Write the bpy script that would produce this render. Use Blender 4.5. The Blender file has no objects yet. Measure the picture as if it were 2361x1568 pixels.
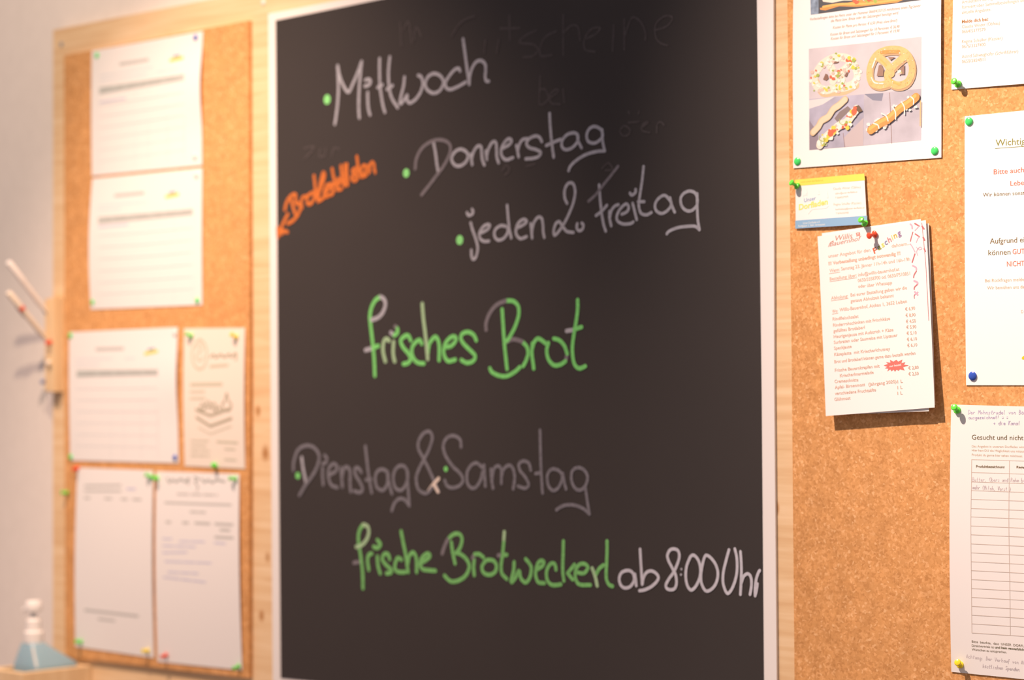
import bpy, bmesh, math, random
from mathutils import Vector, Matrix, Quaternion
random.seed(7)
S = bpy.context.scene
COL = S.collection
IW, IH = 2361, 1568
# ---------------------------------------------------------------- camera
YAW, PITCH, ROLL, F = 0.764481, 0.0248375, -0.0067291, 4990.78
CAM = Vector((0.0, -(2.07900 + 0.025), 1.55))
FWD = Vector((-math.sin(YAW)*math.cos(PITCH), math.cos(YAW)*math.cos(PITCH), math.sin(PITCH)))
_r = Vector((math.cos(YAW), math.sin(YAW), 0)); _u = _r.cross(FWD)
RGT = _r*math.cos(ROLL) + _u*math.sin(ROLL); UP = _u*math.cos(ROLL) - _r*math.sin(ROLL)
cd = bpy.data.cameras.new('camera'); cam = bpy.data.objects.new('camera', cd); COL.objects.link(cam)
m = Matrix((RGT, UP, -FWD)).transposed().to_4x4(); m.translation = CAM; cam.matrix_world = m
cd.sensor_width = 36; cd.lens = F/IW*36; cd.clip_start = .05
cd.dof.use_dof = True; cd.dof.focus_distance = 2.40; cd.dof.aperture_fstop = 3.3
S.camera = cam
# ---------------------------------------------------------------- light
S.view_settings.view_transform = 'Standard'; S.view_settings.look = 'None'
S.view_settings.exposure = 0.13; S.view_settings.gamma = 1.0; S.view_settings.use_curve_mapping = False
wd = bpy.data.worlds.new('world'); S.world = wd; wd.use_nodes = True
wd.node_tree.nodes['Background'].inputs[0].default_value = (1.0, .85, .89, 1)
wd.node_tree.nodes['Background'].inputs[1].default_value = .375
def spot(name, loc, aim, energy, col, size, blend, rad):
    d = bpy.data.lights.new(name, 'SPOT'); o = bpy.data.objects.new(name, d); COL.objects.link(o)
    o.location = loc; d.energy = energy; d.color = col; d.spot_size = math.radians(size)
    d.spot_blend = blend; d.shadow_soft_size = rad
    o.rotation_euler = (Vector(aim)-Vector(loc)).to_track_quat('-Z', 'Y').to_euler()
spot('ceiling_spot', (-1.859, -.893, 2.863), (-.047, 0, .322), 276, (1, .741, .596), 78.3, 1.0, .018)
spot('ceiling_spot', (-2.474, -.978, 3.073), (-2.53, 0, .779), 211, (1, .685, .518), 59.6, 1.0, .022)
spot('ceiling_spot', (-1.85, -1.026, 2.776), (-4.604, 0, 1.879), 101, (1, .73, .50), 100.6, 1.0, .03)  # unseen lamp, added to brighten the wall at the left

# ---------------------------------------------------------------- helpers
def W(px, py, out):                       # the point of the wall-parallel plane `out` metres off the wall seen at a pixel
    d = FWD + RGT*((px-IW/2)/F) - UP*((py-IH/2)/F)
    return CAM + d*((-out - CAM.y)/d.y)
def lin(c):
    c = c/255.0
    return c/12.92 if c <= .04045 else ((c+.055)/1.055)**2.4
def alb(rgb, irr=(1, 1, 1)):
    return tuple(min(.92, max(.004, lin(v)/i)) for v, i in zip(rgb, irr))
RI = (1.45, 1.22, 1.05)                   # light falling on the right hand board, used to turn seen colours into paint colours
MI = (1.1, .95, .84)
LI = (1.25, .92, .74)
_mats = {}
def mat(name, col, rough=.8, spec=.3, metal=0.0, trans=0.0):
    if name in _mats: return _mats[name]
    M = bpy.data.materials.new(name); M.use_nodes = True; b = M.node_tree.nodes['Principled BSDF']
    b.inputs['Base Color'].default_value = (*col, 1); b.inputs['Roughness'].default_value = rough
    b.inputs['Specular IOR Level'].default_value = spec; b.inputs['Metallic'].default_value = metal
    b.inputs['Transmission Weight'].default_value = trans
    _mats[name] = M; return M
def nodes(M):
    nt = M.node_tree; return nt, nt.nodes, nt.links, nt.nodes['Principled BSDF']
def ramp(nt, stops):
    n = nt.nodes.new('ShaderNodeValToRGB'); e = n.color_ramp.elements
    while len(e) < len(stops): e.new(.5)
    for k, (p, c) in zip(e, stops): k.position = p; k.color = (*c, 1)
    return n
def coords(nt, scale):
    t = nt.nodes.new('ShaderNodeTexCoord'); mp = nt.nodes.new('ShaderNodeMapping'); mp.inputs['Scale'].default_value = scale
    nt.links.new(t.outputs['Object'], mp.inputs['Vector']); return mp
def cork_mat():
    M = mat('cork', (.5, .34, .15), .9, .15); nt, N, L, b = nodes(M)
    mp = coords(nt, (1, 1, 1))
    v = N.new('ShaderNodeTexVoronoi'); v.inputs['Scale'].default_value = 380; v.feature = 'F1'
    n0 = N.new('ShaderNodeTexNoise'); n0.inputs['Scale'].default_value = 240; n0.inputs['Detail'].default_value = 3
    mixv = N.new('ShaderNodeMix'); mixv.data_type = 'VECTOR'; mixv.inputs[0].default_value = .006
    L.new(mp.outputs[0], n0.inputs['Vector']); L.new(mp.outputs[0], mixv.inputs[4]); L.new(n0.outputs['Color'], mixv.inputs[5]); L.new(mixv.outputs[1], v.inputs['Vector'])
    r = ramp(nt, [(0, (.55, .27, .098)), (.3, (.63, .325, .124)), (.7, (.69, .36, .142)), (.93, (.76, .42, .185)), (1, (.82, .50, .25))])
    sep = N.new('ShaderNodeSeparateColor'); L.new(v.outputs['Color'], sep.inputs[0]); L.new(sep.outputs[0], r.inputs[0])
    # sparse dark and light specks
    v2 = N.new('ShaderNodeTexVoronoi'); v2.inputs['Scale'].default_value = 120; L.new(mp.outputs[0], v2.inputs['Vector'])
    s2 = N.new('ShaderNodeSeparateColor'); L.new(v2.outputs['Color'], s2.inputs[0])
    lt = N.new('ShaderNodeMath'); lt.operation = 'LESS_THAN'; lt.inputs[1].default_value = .12; L.new(v2.outputs['Distance'], lt.inputs[0])
    gt = N.new('ShaderNodeMath'); gt.operation = 'GREATER_THAN'; gt.inputs[1].default_value = .80; L.new(s2.outputs[1], gt.inputs[0])
    mu = N.new('ShaderNodeMath'); mu.operation = 'MULTIPLY'; L.new(lt.outputs[0], mu.inputs[0]); L.new(gt.outputs[0], mu.inputs[1])
    mm = N.new('ShaderNodeMath'); mm.operation = 'MULTIPLY'; mm.inputs[1].default_value = .6; L.new(mu.outputs[0], mm.inputs[0])
    mx = N.new('ShaderNodeMix'); mx.data_type = 'RGBA'; L.new(mm.outputs[0], mx.inputs[0]); L.new(r.outputs[0], mx.inputs[6]); mx.inputs[7].default_value = (.16, .08, .03, 1)
    # broad tone drift of the panel
    n1 = N.new('ShaderNodeTexNoise'); n1.inputs['Scale'].default_value = 55; n1.inputs['Detail'].default_value = 4; L.new(mp.outputs[0], n1.inputs['Vector'])
    r1 = ramp(nt, [(.3, (.89, .88, .87)), (.7, (1.07, 1.07, 1.07))]); L.new(n1.outputs['Fac'], r1.inputs[0])
    m2 = N.new('ShaderNodeMix'); m2.data_type = 'RGBA'; m2.blend_type = 'MULTIPLY'; m2.inputs[0].default_value = 1
    L.new(mx.outputs[2], m2.inputs[6]); L.new(r1.outputs[0], m2.inputs[7]); L.new(m2.outputs[2], b.inputs['Base Color'])
    bp = N.new('ShaderNodeBump'); bp.inputs['Strength'].default_value = .25; bp.inputs['Distance'].default_value = .0006
    L.new(sep.outputs[0], bp.inputs['Height']); L.new(bp.outputs[0], b.inputs['Normal'])
    return M
def wood_mat(name, scale, c0, c1, c2, knots=()):
    M = mat(name, c1, .55, .3); nt, N, L, b = nodes(M)
    mp = coords(nt, scale)
    n = N.new('ShaderNodeTexNoise'); n.inputs['Scale'].default_value = 1; n.inputs['Detail'].default_value = 5; n.inputs['Distortion'].default_value = .6
    L.new(mp.outputs[0], n.inputs['Vector'])
    r = ramp(nt, [(.28, c0), (.5, c1), (.72, c2)]); L.new(n.outputs['Fac'], r.inputs[0]); last = r.outputs[0]
    for (kx, ky, kr) in knots:                      # the few knots the boards show
        p = W(kx, ky, .018); g = N.new('ShaderNodeNewGeometry'); d = N.new('ShaderNodeVectorMath'); d.operation = 'DISTANCE'
        sc = N.new('ShaderNodeVectorMath'); sc.operation = 'MULTIPLY'; sc.inputs[1].default_value = (1, 1, .7)
        L.new(g.outputs['Position'], sc.inputs[0]); L.new(sc.outputs[0], d.inputs[0]); d.inputs[1].default_value = (p.x, p.y, p.z*.7)
        rk = ramp(nt, [(0, (.50, .32, .18)), (kr*.7, (.66, .46, .30)), (kr*1.3, (1, 1, 1))]); L.new(d.outputs['Value'], rk.inputs[0])
        mx = N.new('ShaderNodeMix'); mx.data_type = 'RGBA'; mx.blend_type = 'MULTIPLY'; mx.inputs[0].default_value = 1
        L.new(last, mx.inputs[6]); L.new(rk.outputs[0], mx.inputs[7]); last = mx.outputs[2]
    L.new(last, b.inputs['Base Color']); return M
def noise_tint(M, scale, lo, hi):
    nt, N, L, b = nodes(M); c = b.inputs['Base Color'].default_value[:]
    mp = coords(nt, (1, 1, 1)); n = N.new('ShaderNodeTexNoise'); n.inputs['Scale'].default_value = scale; n.inputs['Detail'].default_value = 4
    L.new(mp.outputs[0], n.inputs['Vector'])
    r = ramp(nt, [(.3, tuple(v*lo for v in c[:3])), (.7, tuple(min(1, v*hi) for v in c[:3]))]); L.new(n.outputs['Fac'], r.inputs[0]); L.new(r.outputs[0], b.inputs['Base Color'])
    return M
def link(name, bm, mats, parent=None, smooth=False, base=None):
    me = bpy.data.meshes.new(name); vs = [v.co for v in bm.verts]
    if smooth:
        for e in bm.edges:
            if len(e.link_faces) == 2 and e.calc_face_angle(0) > .62: e.smooth = False
    if base is None:
        base = Vector(((min(v.x for v in vs)+max(v.x for v in vs))/2, max(v.y for v in vs), min(v.z for v in vs))) if parent is None else Vector(parent['_b'])
    bmesh.ops.translate(bm, verts=bm.verts[:], vec=-base); bm.normal_update(); bm.to_mesh(me); bm.free()
    for x in (mats if isinstance(mats, (list, tuple)) else [mats]): me.materials.append(x)
    if smooth: me.polygons.foreach_set('use_smooth', [True]*len(me.polygons))
    o = bpy.data.objects.new(name, me); COL.objects.link(o); o['_b'] = list(base)
    if parent is None: o.location = base
    else: o.parent = parent
    return o
def empty(name, base):
    o = bpy.data.objects.new(name, None); o.empty_display_size = .05; COL.objects.link(o); o.location = base; o['_b'] = list(base); return o
def tag(o, label, cat=None, group=None):
    o['label'] = label
    if cat: o['category'] = cat
    if group: o['group'] = group
    return o
def structure(o): o['kind'] = 'structure'; return o
def add_box(bm, x0, x1, y0, y1, z0, z1):
    v = [bm.verts.new((x, y, z)) for x in (x0, x1) for y in (y0, y1) for z in (z0, z1)]
    for f in ((0, 1, 3, 2), (4, 6, 7, 5), (0, 4, 5, 1), (2, 3, 7, 6), (0, 2, 6, 4), (1, 5, 7, 3)): bm.faces.new([v[i] for i in f])
def prism(pix, of, ob):                    # a board: its front outline read off the photograph, squared back to the wall
    bm = bmesh.new(); fr = [W(x, y, of) for x, y in pix]
    a = [bm.verts.new(p) for p in fr]; b = [bm.verts.new((p.x, -ob, p.z)) for p in fr]; n = len(a)
    bm.faces.new(a); bm.faces.new(b[::-1])
    for i in range(n): bm.faces.new((a[i], b[i], b[(i+1) % n], a[(i+1) % n]))
    bmesh.ops.recalc_face_normals(bm, faces=bm.faces[:]); return bm
def lathe(bm, prof, seg=28, org=Vector((0, 0, 0)), ax=Vector((0, 0, 1))):
    q = ax.normalized().to_track_quat('Z', 'Y'); rings = []
    for r, h in prof:
        if r < 1e-6: rings.append([bm.verts.new(org + q @ Vector((0, 0, h)))])
        else: rings.append([bm.verts.new(org + q @ Vector((r*math.cos(2*math.pi*k/seg), r*math.sin(2*math.pi*k/seg), h))) for k in range(seg)])
    for a, b in zip(rings, rings[1:]):
        for k in range(seg):
            k2 = (k+1) % seg
            if len(a) == 1 and len(b) == 1: continue
            if len(a) == 1: bm.faces.new((a[0], b[k], b[k2]))
            elif len(b) == 1: bm.faces.new((a[k2], a[k], b[0]))
            else: bm.faces.new((a[k], b[k], b[k2], a[k2]))
    bmesh.ops.recalc_face_normals(bm, faces=bm.faces[:])
def smooth_line(pts, n=6):
    if len(pts) < 3: return pts
    out = []; P = pts; closed = (abs(P[0][0]-P[-1][0])+abs(P[0][1]-P[-1][1])) < 1e-6
    for i in range(len(P)-1):
        p0 = P[i-1] if i else (P[-2] if closed else P[0]); p1 = P[i]; p2 = P[i+1]
        p3 = P[i+2] if i+2 < len(P) else (P[1] if closed else P[-1])
        for k in range(n):
            t = k/n
            out.append(tuple(.5*(2*b+(c-a)*t+(2*a-5*b+4*c-d)*t*t+(3*b-a-3*c+d)*t**3) for a, b, c, d in zip(p0, p1, p2, p3)))
    out.append(P[-1]); return out
def ribbon(bm, pts, w, lift, place, mi=0, n=6, rise=0.0):
    """pts: pixel polyline; w: stroke width in pixels; place(px,py)->plane point (X,Z); lift(X,Z)->y"""
    q = [place(x, y) for x, y in smooth_line(pts, n)]
    a, b = place(*pts[0]), place(pts[0][0], pts[0][1]+10); hw = w/2*abs(a[1]-b[1])/10
    P = [Vector(q[0])]
    for v in q[1:]:
        v = Vector(v)
        if (v-P[-1]).length > hw*.15: P.append(v)
    def V(p, i=0): return bm.verts.new((p.x, lift(p.x, p.y)-i*rise, p.y))      # later strokes lie over earlier ones
    if len(P) == 1:
        f = bm.faces.new([V(P[0]+Vector((math.cos(t), math.sin(t)))*hw) for t in [k*math.pi/8 for k in range(16)]]); f.material_index = mi; return
    T = []
    for i in range(len(P)):
        d = P[min(i+1, len(P)-1)]-P[max(i-1, 0)]; d = d.normalized() if d.length > 1e-9 else Vector((1, 0)); T.append(d)
    Lf = [V(p+Vector((-t.y, t.x))*hw, i) for i, (p, t) in enumerate(zip(P, T))]; R = [V(p-Vector((-t.y, t.x))*hw, i) for i, (p, t) in enumerate(zip(P, T))]
    for i in range(len(P)-1):
        bm.faces.new((Lf[i], R[i], R[i+1], Lf[i+1])).material_index = mi
    for e, s in ((0, -1), (-1, 1)):
        t = T[e]*s; nrm = Vector((-t.y, t.x)); c = [V(P[e]+nrm*hw*math.cos(k*math.pi/8)+t*hw*math.sin(k*math.pi/8), (len(P)-1) if e else 0) for k in range(9)]
        bm.faces.new(c).material_index = mi
def ipol(o, s, pts): return [(o[0]+x*s, o[1]+y*s) for x, y in pts]

# ---------------------------------------------------------------- materials
CORK = cork_mat()
PINE = wood_mat('pine_board', (5, 40, 95), (.70, .47, .255), (.78, .57, .335), (.84, .65, .42), ((612, 1045, .0075), (595, 948, .005), (1787, 1172, .006), (617, 1285, .004), (603, 1420, .005)))
PINE2 = wood_mat('pine_block', (60, 60, 6), (.71, .50, .29), (.74, .54, .31), (.80, .61, .38))
PAPER = mat('white_paper', (.80, .80, .80), .85, .2)
CREAM = mat('cream_paper', (.80, .74, .66), .85, .2)
PAPERW = mat('bright_white_paper', (.88, .88, .88), .85, .2)
WHITE_EDGE = mat('white_board_edge', (.82, .81, .80), .5, .3)
SLATE = noise_tint(mat('blackboard_paint', (.0405, .0360, .0357), .75, .25), 5, .97, 1.04)
PLASTER = noise_tint(mat('white_plaster', (.80, .755, .715), .9, .1), 40, .98, 1.02)
STEEL = mat('steel', (.75, .74, .72), .3, .5, 1.0)
ZINC = mat('dull_zinc_screw', (.30, .34, .38), .45, .5, .3)

# ---------------------------------------------------------------- the room
bm = bmesh.new(); add_box(bm, -6, 2.5, 0, .12, 0, 2.9); structure(link('wall_back', bm, PLASTER))
FLOOR = wood_mat('floor_planks', (2, 30, 30), (.30, .2, .12), (.36, .25, .15), (.42, .3, .19))
bm = bmesh.new(); add_box(bm, -6, 2.5, -4, 0, -.1, 0); structure(link('floor', bm, FLOOR))

# ---------------------------------------------------------------- boards
OW, OC, OP, OB = .018, .0245, .0215, .0222
def PW(px, py, o):
    p = W(px, py, o); return (p.x, p.z)
wb = prism([(122.5, 69.5), (500, -4), (1100, -115), (2361, -350), (2900, -460), (2900, 1950), (2361, 1850), (700, 1665), (122, 1590)], OW, .0015)
backboard = link('wooden_backboard', wb, PINE)
tag(backboard, 'pale pine backing panel behind the cork boards and the blackboard', 'board')
for (x, y, M, lb) in ((142, 102.5, ZINC, 'dull grey screw'), (607.5, 5.5, mat('pale_screw', (.82, .80, .78), .35, .5), 'pale shiny screw')):
    bm = bmesh.new(); p = W(x, y, OW); lathe(bm, [(0, .0022), (.0022, .0021), (.0042, .001), (.0046, -.0005)], 20, p, Vector((0, -1, 0)))
    add = link('screw', bm, M, backboard, True); add['label'] = lb + ' holding the panel'
corkL = link('cork_board', prism([(147.5, 127.5), (573.5, 47), (576, 800), (575, 1564), (380, 1541), (186, 1518.5), (150, 1514)], OC, OW+.0004), CORK)
tag(corkL, 'cork board holding the blurred order lists, left of the blackboard', 'cork board')
corkR = link('cork_board', prism([(1813, -185), (2361, -292), (2700, -358), (2700, 1780), (2361, 1720), (1834, 1640), (1832, 1568), (1825, 800), (1820, 380)], OC, OW+.0004), CORK)
tag(corkR, 'cork board with the pretzel poster and pinned notices, right of the blackboard', 'cork board')

bb = empty('blackboard', W(1200, 1690, OW)); tag(bb, 'large blackboard with coloured handwriting between the two cork boards', 'blackboard')
o = link('backing_panel', prism([(618.5, 31.5), (1783, -190), (1784, 300), (1785, 900), (1792, 1700), (629, 1590)], OP, OW+.0004), WHITE_EDGE, bb); o['label'] = 'white panel edge'
link('writing_surface', prism([(635.5, 47), (1741, -175), (1744, 0), (1755, 900), (1760.5, 1568), (1761.5, 1672), (647, 1563.5), (640.5, 800)], OB, OP+.0001), SLATE, bb)

# ---------------------------------------------------------------- handwriting on the blackboard
CH = {
 'w': noise_tint(mat('white_chalk', (.40, .415, .475), .9, .1), 260, .8, 1.12),
 'b': noise_tint(mat('bright_white_chalk', (.53, .545, .625), .9, .1), 260, .9, 1.1),
 'd': noise_tint(mat('thin_white_chalk', (.19, .19, .222), .9, .1), 260, .75, 1.15),
 'y': noise_tint(mat('grey_chalk_trace', (.20, .19, .215), .9, .1), 260, .8, 1.1),
 'x': mat('fresh_white_chalk', (.70, .62, .56), .9, .1),
 'g': noise_tint(mat('green_chalk', (.20, .66, .19), .9, .1), 240, .85, 1.12),
 'p': noise_tint(mat('pale_green_chalk', (.36, .56, .34), .9, .1), 240, .85, 1.1),
 'm': noise_tint(mat('dull_green_chalk', (.185, .50, .165), .9, .1), 240, .8, 1.15),
 'n': noise_tint(mat('bright_green_chalk', (.26, .76, .26), .9, .1), 240, .95, 1.05),
 'o': noise_tint(mat('orange_chalk', (.56, .165, .042), .9, .1), 240, .8, 1.2),
 'h': noise_tint(mat('erased_chalk', (.072, .063, .065), .75, .25), 200, .75, 1.1),
}
_lift = [0]
def writing(label, org, sc, width, strokes, name='lettering'):
    bm = bmesh.new(); keys = []
    for st in strokes:
        k, pts = st[0], st[1]; w = st[2] if len(st) > 2 else width
        if k not in keys: keys.append(k)
        _lift[0] = (_lift[0]+1) % 40; y = -(OB + .0002 + _lift[0]*.000012)
        ribbon(bm, ipol(org, sc, pts), w, lambda X, Z: y, lambda a, b: PW(a, b, OB), keys.index(k), 6, .000004)
    o = link(name, bm, [CH[k] for k in keys], bb); o['label'] = label; return o
def dots(label, org, sc, spec, k='n'):
    for x, y, r in spec:
        writing(label, org, sc, 2*r*sc, [(k, [(x, y)])], 'bullet_dot')
def L(s, k=None):                          # 'k x,y x,y / x,y ...' -> strokes
    res = []
    for part in s.split('/'):
        t = part.split(); kk = k
        if not t: continue
        if ',' not in t[0]: kk = t.pop(0)
        res.append((kk, [tuple(float(v) for v in a.split(',')) for a in t]))
    return res
o1, s1 = (640, 0), .2372
writing('white handwritten word Mittwoch', o1, s1, 8.2, L('585,640 590,750 592,880 585,1000 570,1130 558,1205/587,650 605,740 640,830 690,895 735,810 775,720 815,610/818,600 808,700 795,850 790,1000 792,1100 797,1145/877,900 878,980 885,1060 900,1115/855,780 885,770 905,790 890,825 850,838/993,570 992,680 995,800 1005,900 1025,1020 1045,1090/975,850 1020,825/1092,555 1080,680 1082,800 1095,900 1120,970 1170,1045/1065,868 1118,832/1235,750 1225,840 1200,940 1190,1000 1205,1005 1235,965 1262,925 1262,975 1290,1000 1345,965 1395,890 1415,810 1400,750 1370,733/1440,800 1465,745 1520,715 1580,735 1615,790 1600,850 1560,895 1510,905 1460,875 1438,830 1440,800/1775,690 1760,665 1720,680 1670,740 1635,800 1640,850 1680,870 1750,845 1830,800/1805,380 1825,530 1845,680 1865,820/1865,800 1870,740 1890,670 1930,605 1980,590 2020,625 2025,690 2020,740 2030,785 2055,790', 'w'))
dots('green dot before Mittwoch', o1, s1, [(483, 967, 48)])
o2, s2 = (920, 240), .31343
writing('white handwritten word Donnerstag', o2, s2, 8, L('y 120,475 130,400 170,325 240,275 310,263 365,285 382,330 365,390 330,455 290,510 230,590 168,668/255,280 270,360 280,440 292,510/392,385 415,350 455,332 495,350 510,385 490,430 450,455 415,450 392,420 392,385/528,370 535,410 540,445/535,410 550,350 580,310 605,315 610,360 615,410 630,448/640,345 645,380 648,408/645,390 660,330 690,280 715,285 720,340 722,390 735,432/765,325 810,300 830,270 810,255 780,280 755,330 758,380 790,410 840,395/865,305 875,350 882,388/875,345 890,290 915,260 950,255/1052,275 1035,245 1005,235 960,255 940,290 960,320 1010,335 1045,355 1030,385 985,400 935,403/1110,70 1115,170 1125,280 1140,390/1085,305 1130,285 1190,260/1320,235 1290,212 1240,225 1205,265 1200,310 1225,335 1270,325 1310,285 1320,235/1315,225 1320,270 1345,322/1500,235 1490,190 1445,165 1405,180 1383,225 1395,275 1440,287 1480,265 1500,235/1497,190 1500,270 1515,345/1515,345 1450,350 1370,375 1300,420 1262,460 1250,490', 'w'))
dots('green dot before Donnerstag', o2, s2, [(55, 508, 33)])
writing('white handwritten words jeden 2. Freitag', o2, s2, 7.6, L('530,875 545,930 570,1000 582,1060 570,1120 550,1142 537,1120 535,1075/503,800 515,820 540,810 548,790 540,775/600,950 650,925 670,895 655,885 620,905 595,950 600,990 630,1010 665,1008/790,900 750,895 710,925 705,970 730,1000 770,990 800,950 805,910/798,745 805,830 815,920 828,985/870,910 920,885 940,860 915,848 880,875 862,920 865,960 895,990 940,975/970,880 975,930 980,985/977,950 990,880 1020,835 1050,840 1060,890 1062,940 1070,980/1237,730 1220,690 1220,630 1245,585 1280,585 1297,640 1285,720 1255,800 1215,880 1170,945 1145,965 1140,930 1155,880 1180,865 1200,890 1235,935 1285,945/1312,880 1308,910 1325,932 1350,920 1357,890 1345,875/y 1395,715 1450,665 1500,600 1560,525 1612,458/1473,595 1480,690 1490,790 1505,880 1522,935/1450,820 1490,790 1530,745/1550,790 1550,840 1562,895/1552,830 1565,780 1590,750 1615,740/1640,810 1680,790 1690,755 1670,735 1630,770 1605,820 1610,860 1650,882 1700,880 1725,868/1720,730 1735,790 1750,850/1700,655 1715,670 1740,650 1742,628/1800,460 1790,560 1775,660 1765,740 1780,800 1820,815 1858,798/1760,718 1805,718/2005,735 1980,690 1950,672 1910,695 1885,740 1895,785 1935,805 1980,780 2005,735/1995,690 2010,750 2030,795/2075,690 2100,655 2140,640 2180,655 2197,700 2190,750 2150,785 2110,780 2080,745 2075,690/2195,660 2195,760 2200,850 2212,925/2212,925 2180,900 2120,900 2050,910 1990,935 1972,955', 'w'))
dots('green dot before jeden', o2, s2, [(448, 1000, 36)])
writing('orange handwritten word Brotbestellisten with an arrow to the left', (620, 320), .17857, 9.2, L('210,915 225,840 265,765 320,720 350,730 345,790 370,830/290,790 310,860 340,960/350,830 400,850 410,900 370,990 310,1060 245,1095/430,890 420,810 440,760 480,745/500,760 540,710 590,720 585,780 540,840 500,830 500,760/585,480 595,560 605,660 620,760/560,700 640,660/640,810 650,700 670,560 700,450 720,450 720,500 690,600 650,700 640,790 690,780 740,710/760,670 800,610 760,595 720,680 730,750 800,720/850,600 810,580 800,620 840,670 820,720/820,390 835,470 860,570 890,660/900,600 930,540 900,520 880,580 890,650 940,650/935,350 945,450 955,550 980,610/985,335 985,430 990,540 1020,600/1012,330 1010,430 1025,560/1080,410 1130,380 1160,410 1130,440 1085,430/1075,490 1110,465 1150,500 1110,545 1070,510/1140,230 1150,310 1165,400 1190,480/1200,470 1250,430 1250,350 1210,360 1190,430 1200,490 1260,470/1290,440 1280,360 1310,340/1300,420 1310,330 1340,305 1360,340 1365,400 1375,435/245,975 200,1060 160,1150/115,1165 240,1205/118,1195 170,1225/115,1240 150,1215/112,1150 118,1270', 'o'))
o3, s3 = (800, 650), .25413
writing('green handwritten words frisches Brot', o3, s3, 10.3, L('305,135 260,165 225,230 210,310 215,380 225,470 240,600 250,720 255,850/w 305,135 340,160 350,210 325,280 280,325 225,345/w 170,620 235,600/235,600 285,580/p 350,720 330,640 330,570 345,525 370,520 385,535/p 425,545 420,620 425,680 435,720/w 400,460 425,480/430,485 460,460 460,425/y 440,405 455,420/580,530 560,490 530,490 490,530 510,590 560,650 580,700 555,735 515,745/680,560 665,530 640,535 600,580 590,640 610,700 650,735 700,740/p 685,200 695,330 710,450 722,560 735,700/735,650 750,560 800,500 830,530 840,600 838,710/900,590 950,580 990,530 985,500 950,500 900,550 880,620 890,680 925,720 985,705/1175,530 1150,480 1100,455 1050,470 1035,510 1060,560 1120,620 1165,670 1150,715 1095,735 1040,710/y 1265,435 1265,370 1300,280 1360,210 1440,172/1440,172 1510,175 1555,220 1560,300 1530,400 1490,480 1455,535/1410,250 1420,400 1430,550 1445,700 1455,790/y 1450,545 1510,520 1590,540/1590,540 1635,590 1645,650 1625,720 1600,765/1570,775 1520,820 1450,855 1380,850 1320,820 1300,785/1685,560 1680,650 1690,730 1697,785/1685,600 1705,540 1740,515 1790,545 1815,565/1830,555 1815,620 1830,700 1880,755 1940,750 1985,720/y 1985,720 2000,660/2000,650 1975,580 1930,530 1880,515/2095,165 2095,260 2075,400 2055,520 2048,630 2065,740 2110,785 2165,765/w 1995,445 2060,435/2065,430 2130,410', 'g'))
o4, s4 = (640, 960), .3219
writing('thin white handwritten words Dienstag & Samstag', o4, s4, 8.6, L('115,385 120,320 150,240 210,210 265,225 300,280 290,350 255,420 210,480 180,530 160,565/w 175,295 185,370 205,470/325,370 325,430 330,490/325,340 350,330 355,300 340,280/370,420 420,390 425,355 400,340 370,370 365,430 385,490 430,510/455,370 460,440 465,505/462,430 480,370 505,365 520,400 520,480 525,540/600,400 580,370 555,375 560,420 590,470 610,520 590,545 550,535/630,215 640,310 655,430 675,545/635,455 668,450/790,400 755,380 715,395 700,450 715,510 755,530 785,490 795,420/785,400 800,480 820,555/935,420 915,365 875,355 840,390 830,450 845,510 885,530 920,490 935,420/930,400 935,500 945,640/945,640 915,600 875,590 840,620 820,675/1155,540 1130,480 1090,390 1040,290 1010,230 1015,170 1050,120 1090,110 1110,150 1090,230 1050,310 1010,390 995,450 1010,520 1050,550 1080,545 1110,510/x 1080,540 1115,490 1155,445/x 1120,485 1150,540/1315,220 1310,170 1270,140 1220,150 1190,200 1200,270 1250,350 1310,410 1330,460 1300,500 1250,512 1215,495 1200,460/1470,370 1430,335 1390,350 1360,400 1360,470 1385,510 1420,510 1455,460 1470,400/1480,350 1485,430 1490,500/1530,380 1535,450 1545,515/1538,450 1550,380 1580,355 1605,380 1605,440 1605,480/1605,440 1620,380 1660,350 1690,380 1700,440 1690,520/1815,385 1800,335 1760,320 1730,345 1740,390 1780,440 1800,490 1775,515 1725,500/1882,100 1885,250 1890,400 1900,550/1850,410 1890,405/2040,420 2010,385 1965,380 1935,420 1940,490 1970,530 2005,520 2035,470 2040,420/2045,410 2055,470 2068,520/2110,400 2140,370 2185,375 2220,420 2215,480 2180,525 2140,520 2110,470 2110,400/2205,500 2220,600 2235,700/2235,700 2190,660 2120,635 2050,640 2000,670', 'd'))
dots('green dot before Samstag', o4, s4, [(1207, 377, 20)], 'g')
dots('green dot before Dienstag', o4, s4, [(147, 425, 25)], 'g')
o5, s5 = (790, 1180), .28378
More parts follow.
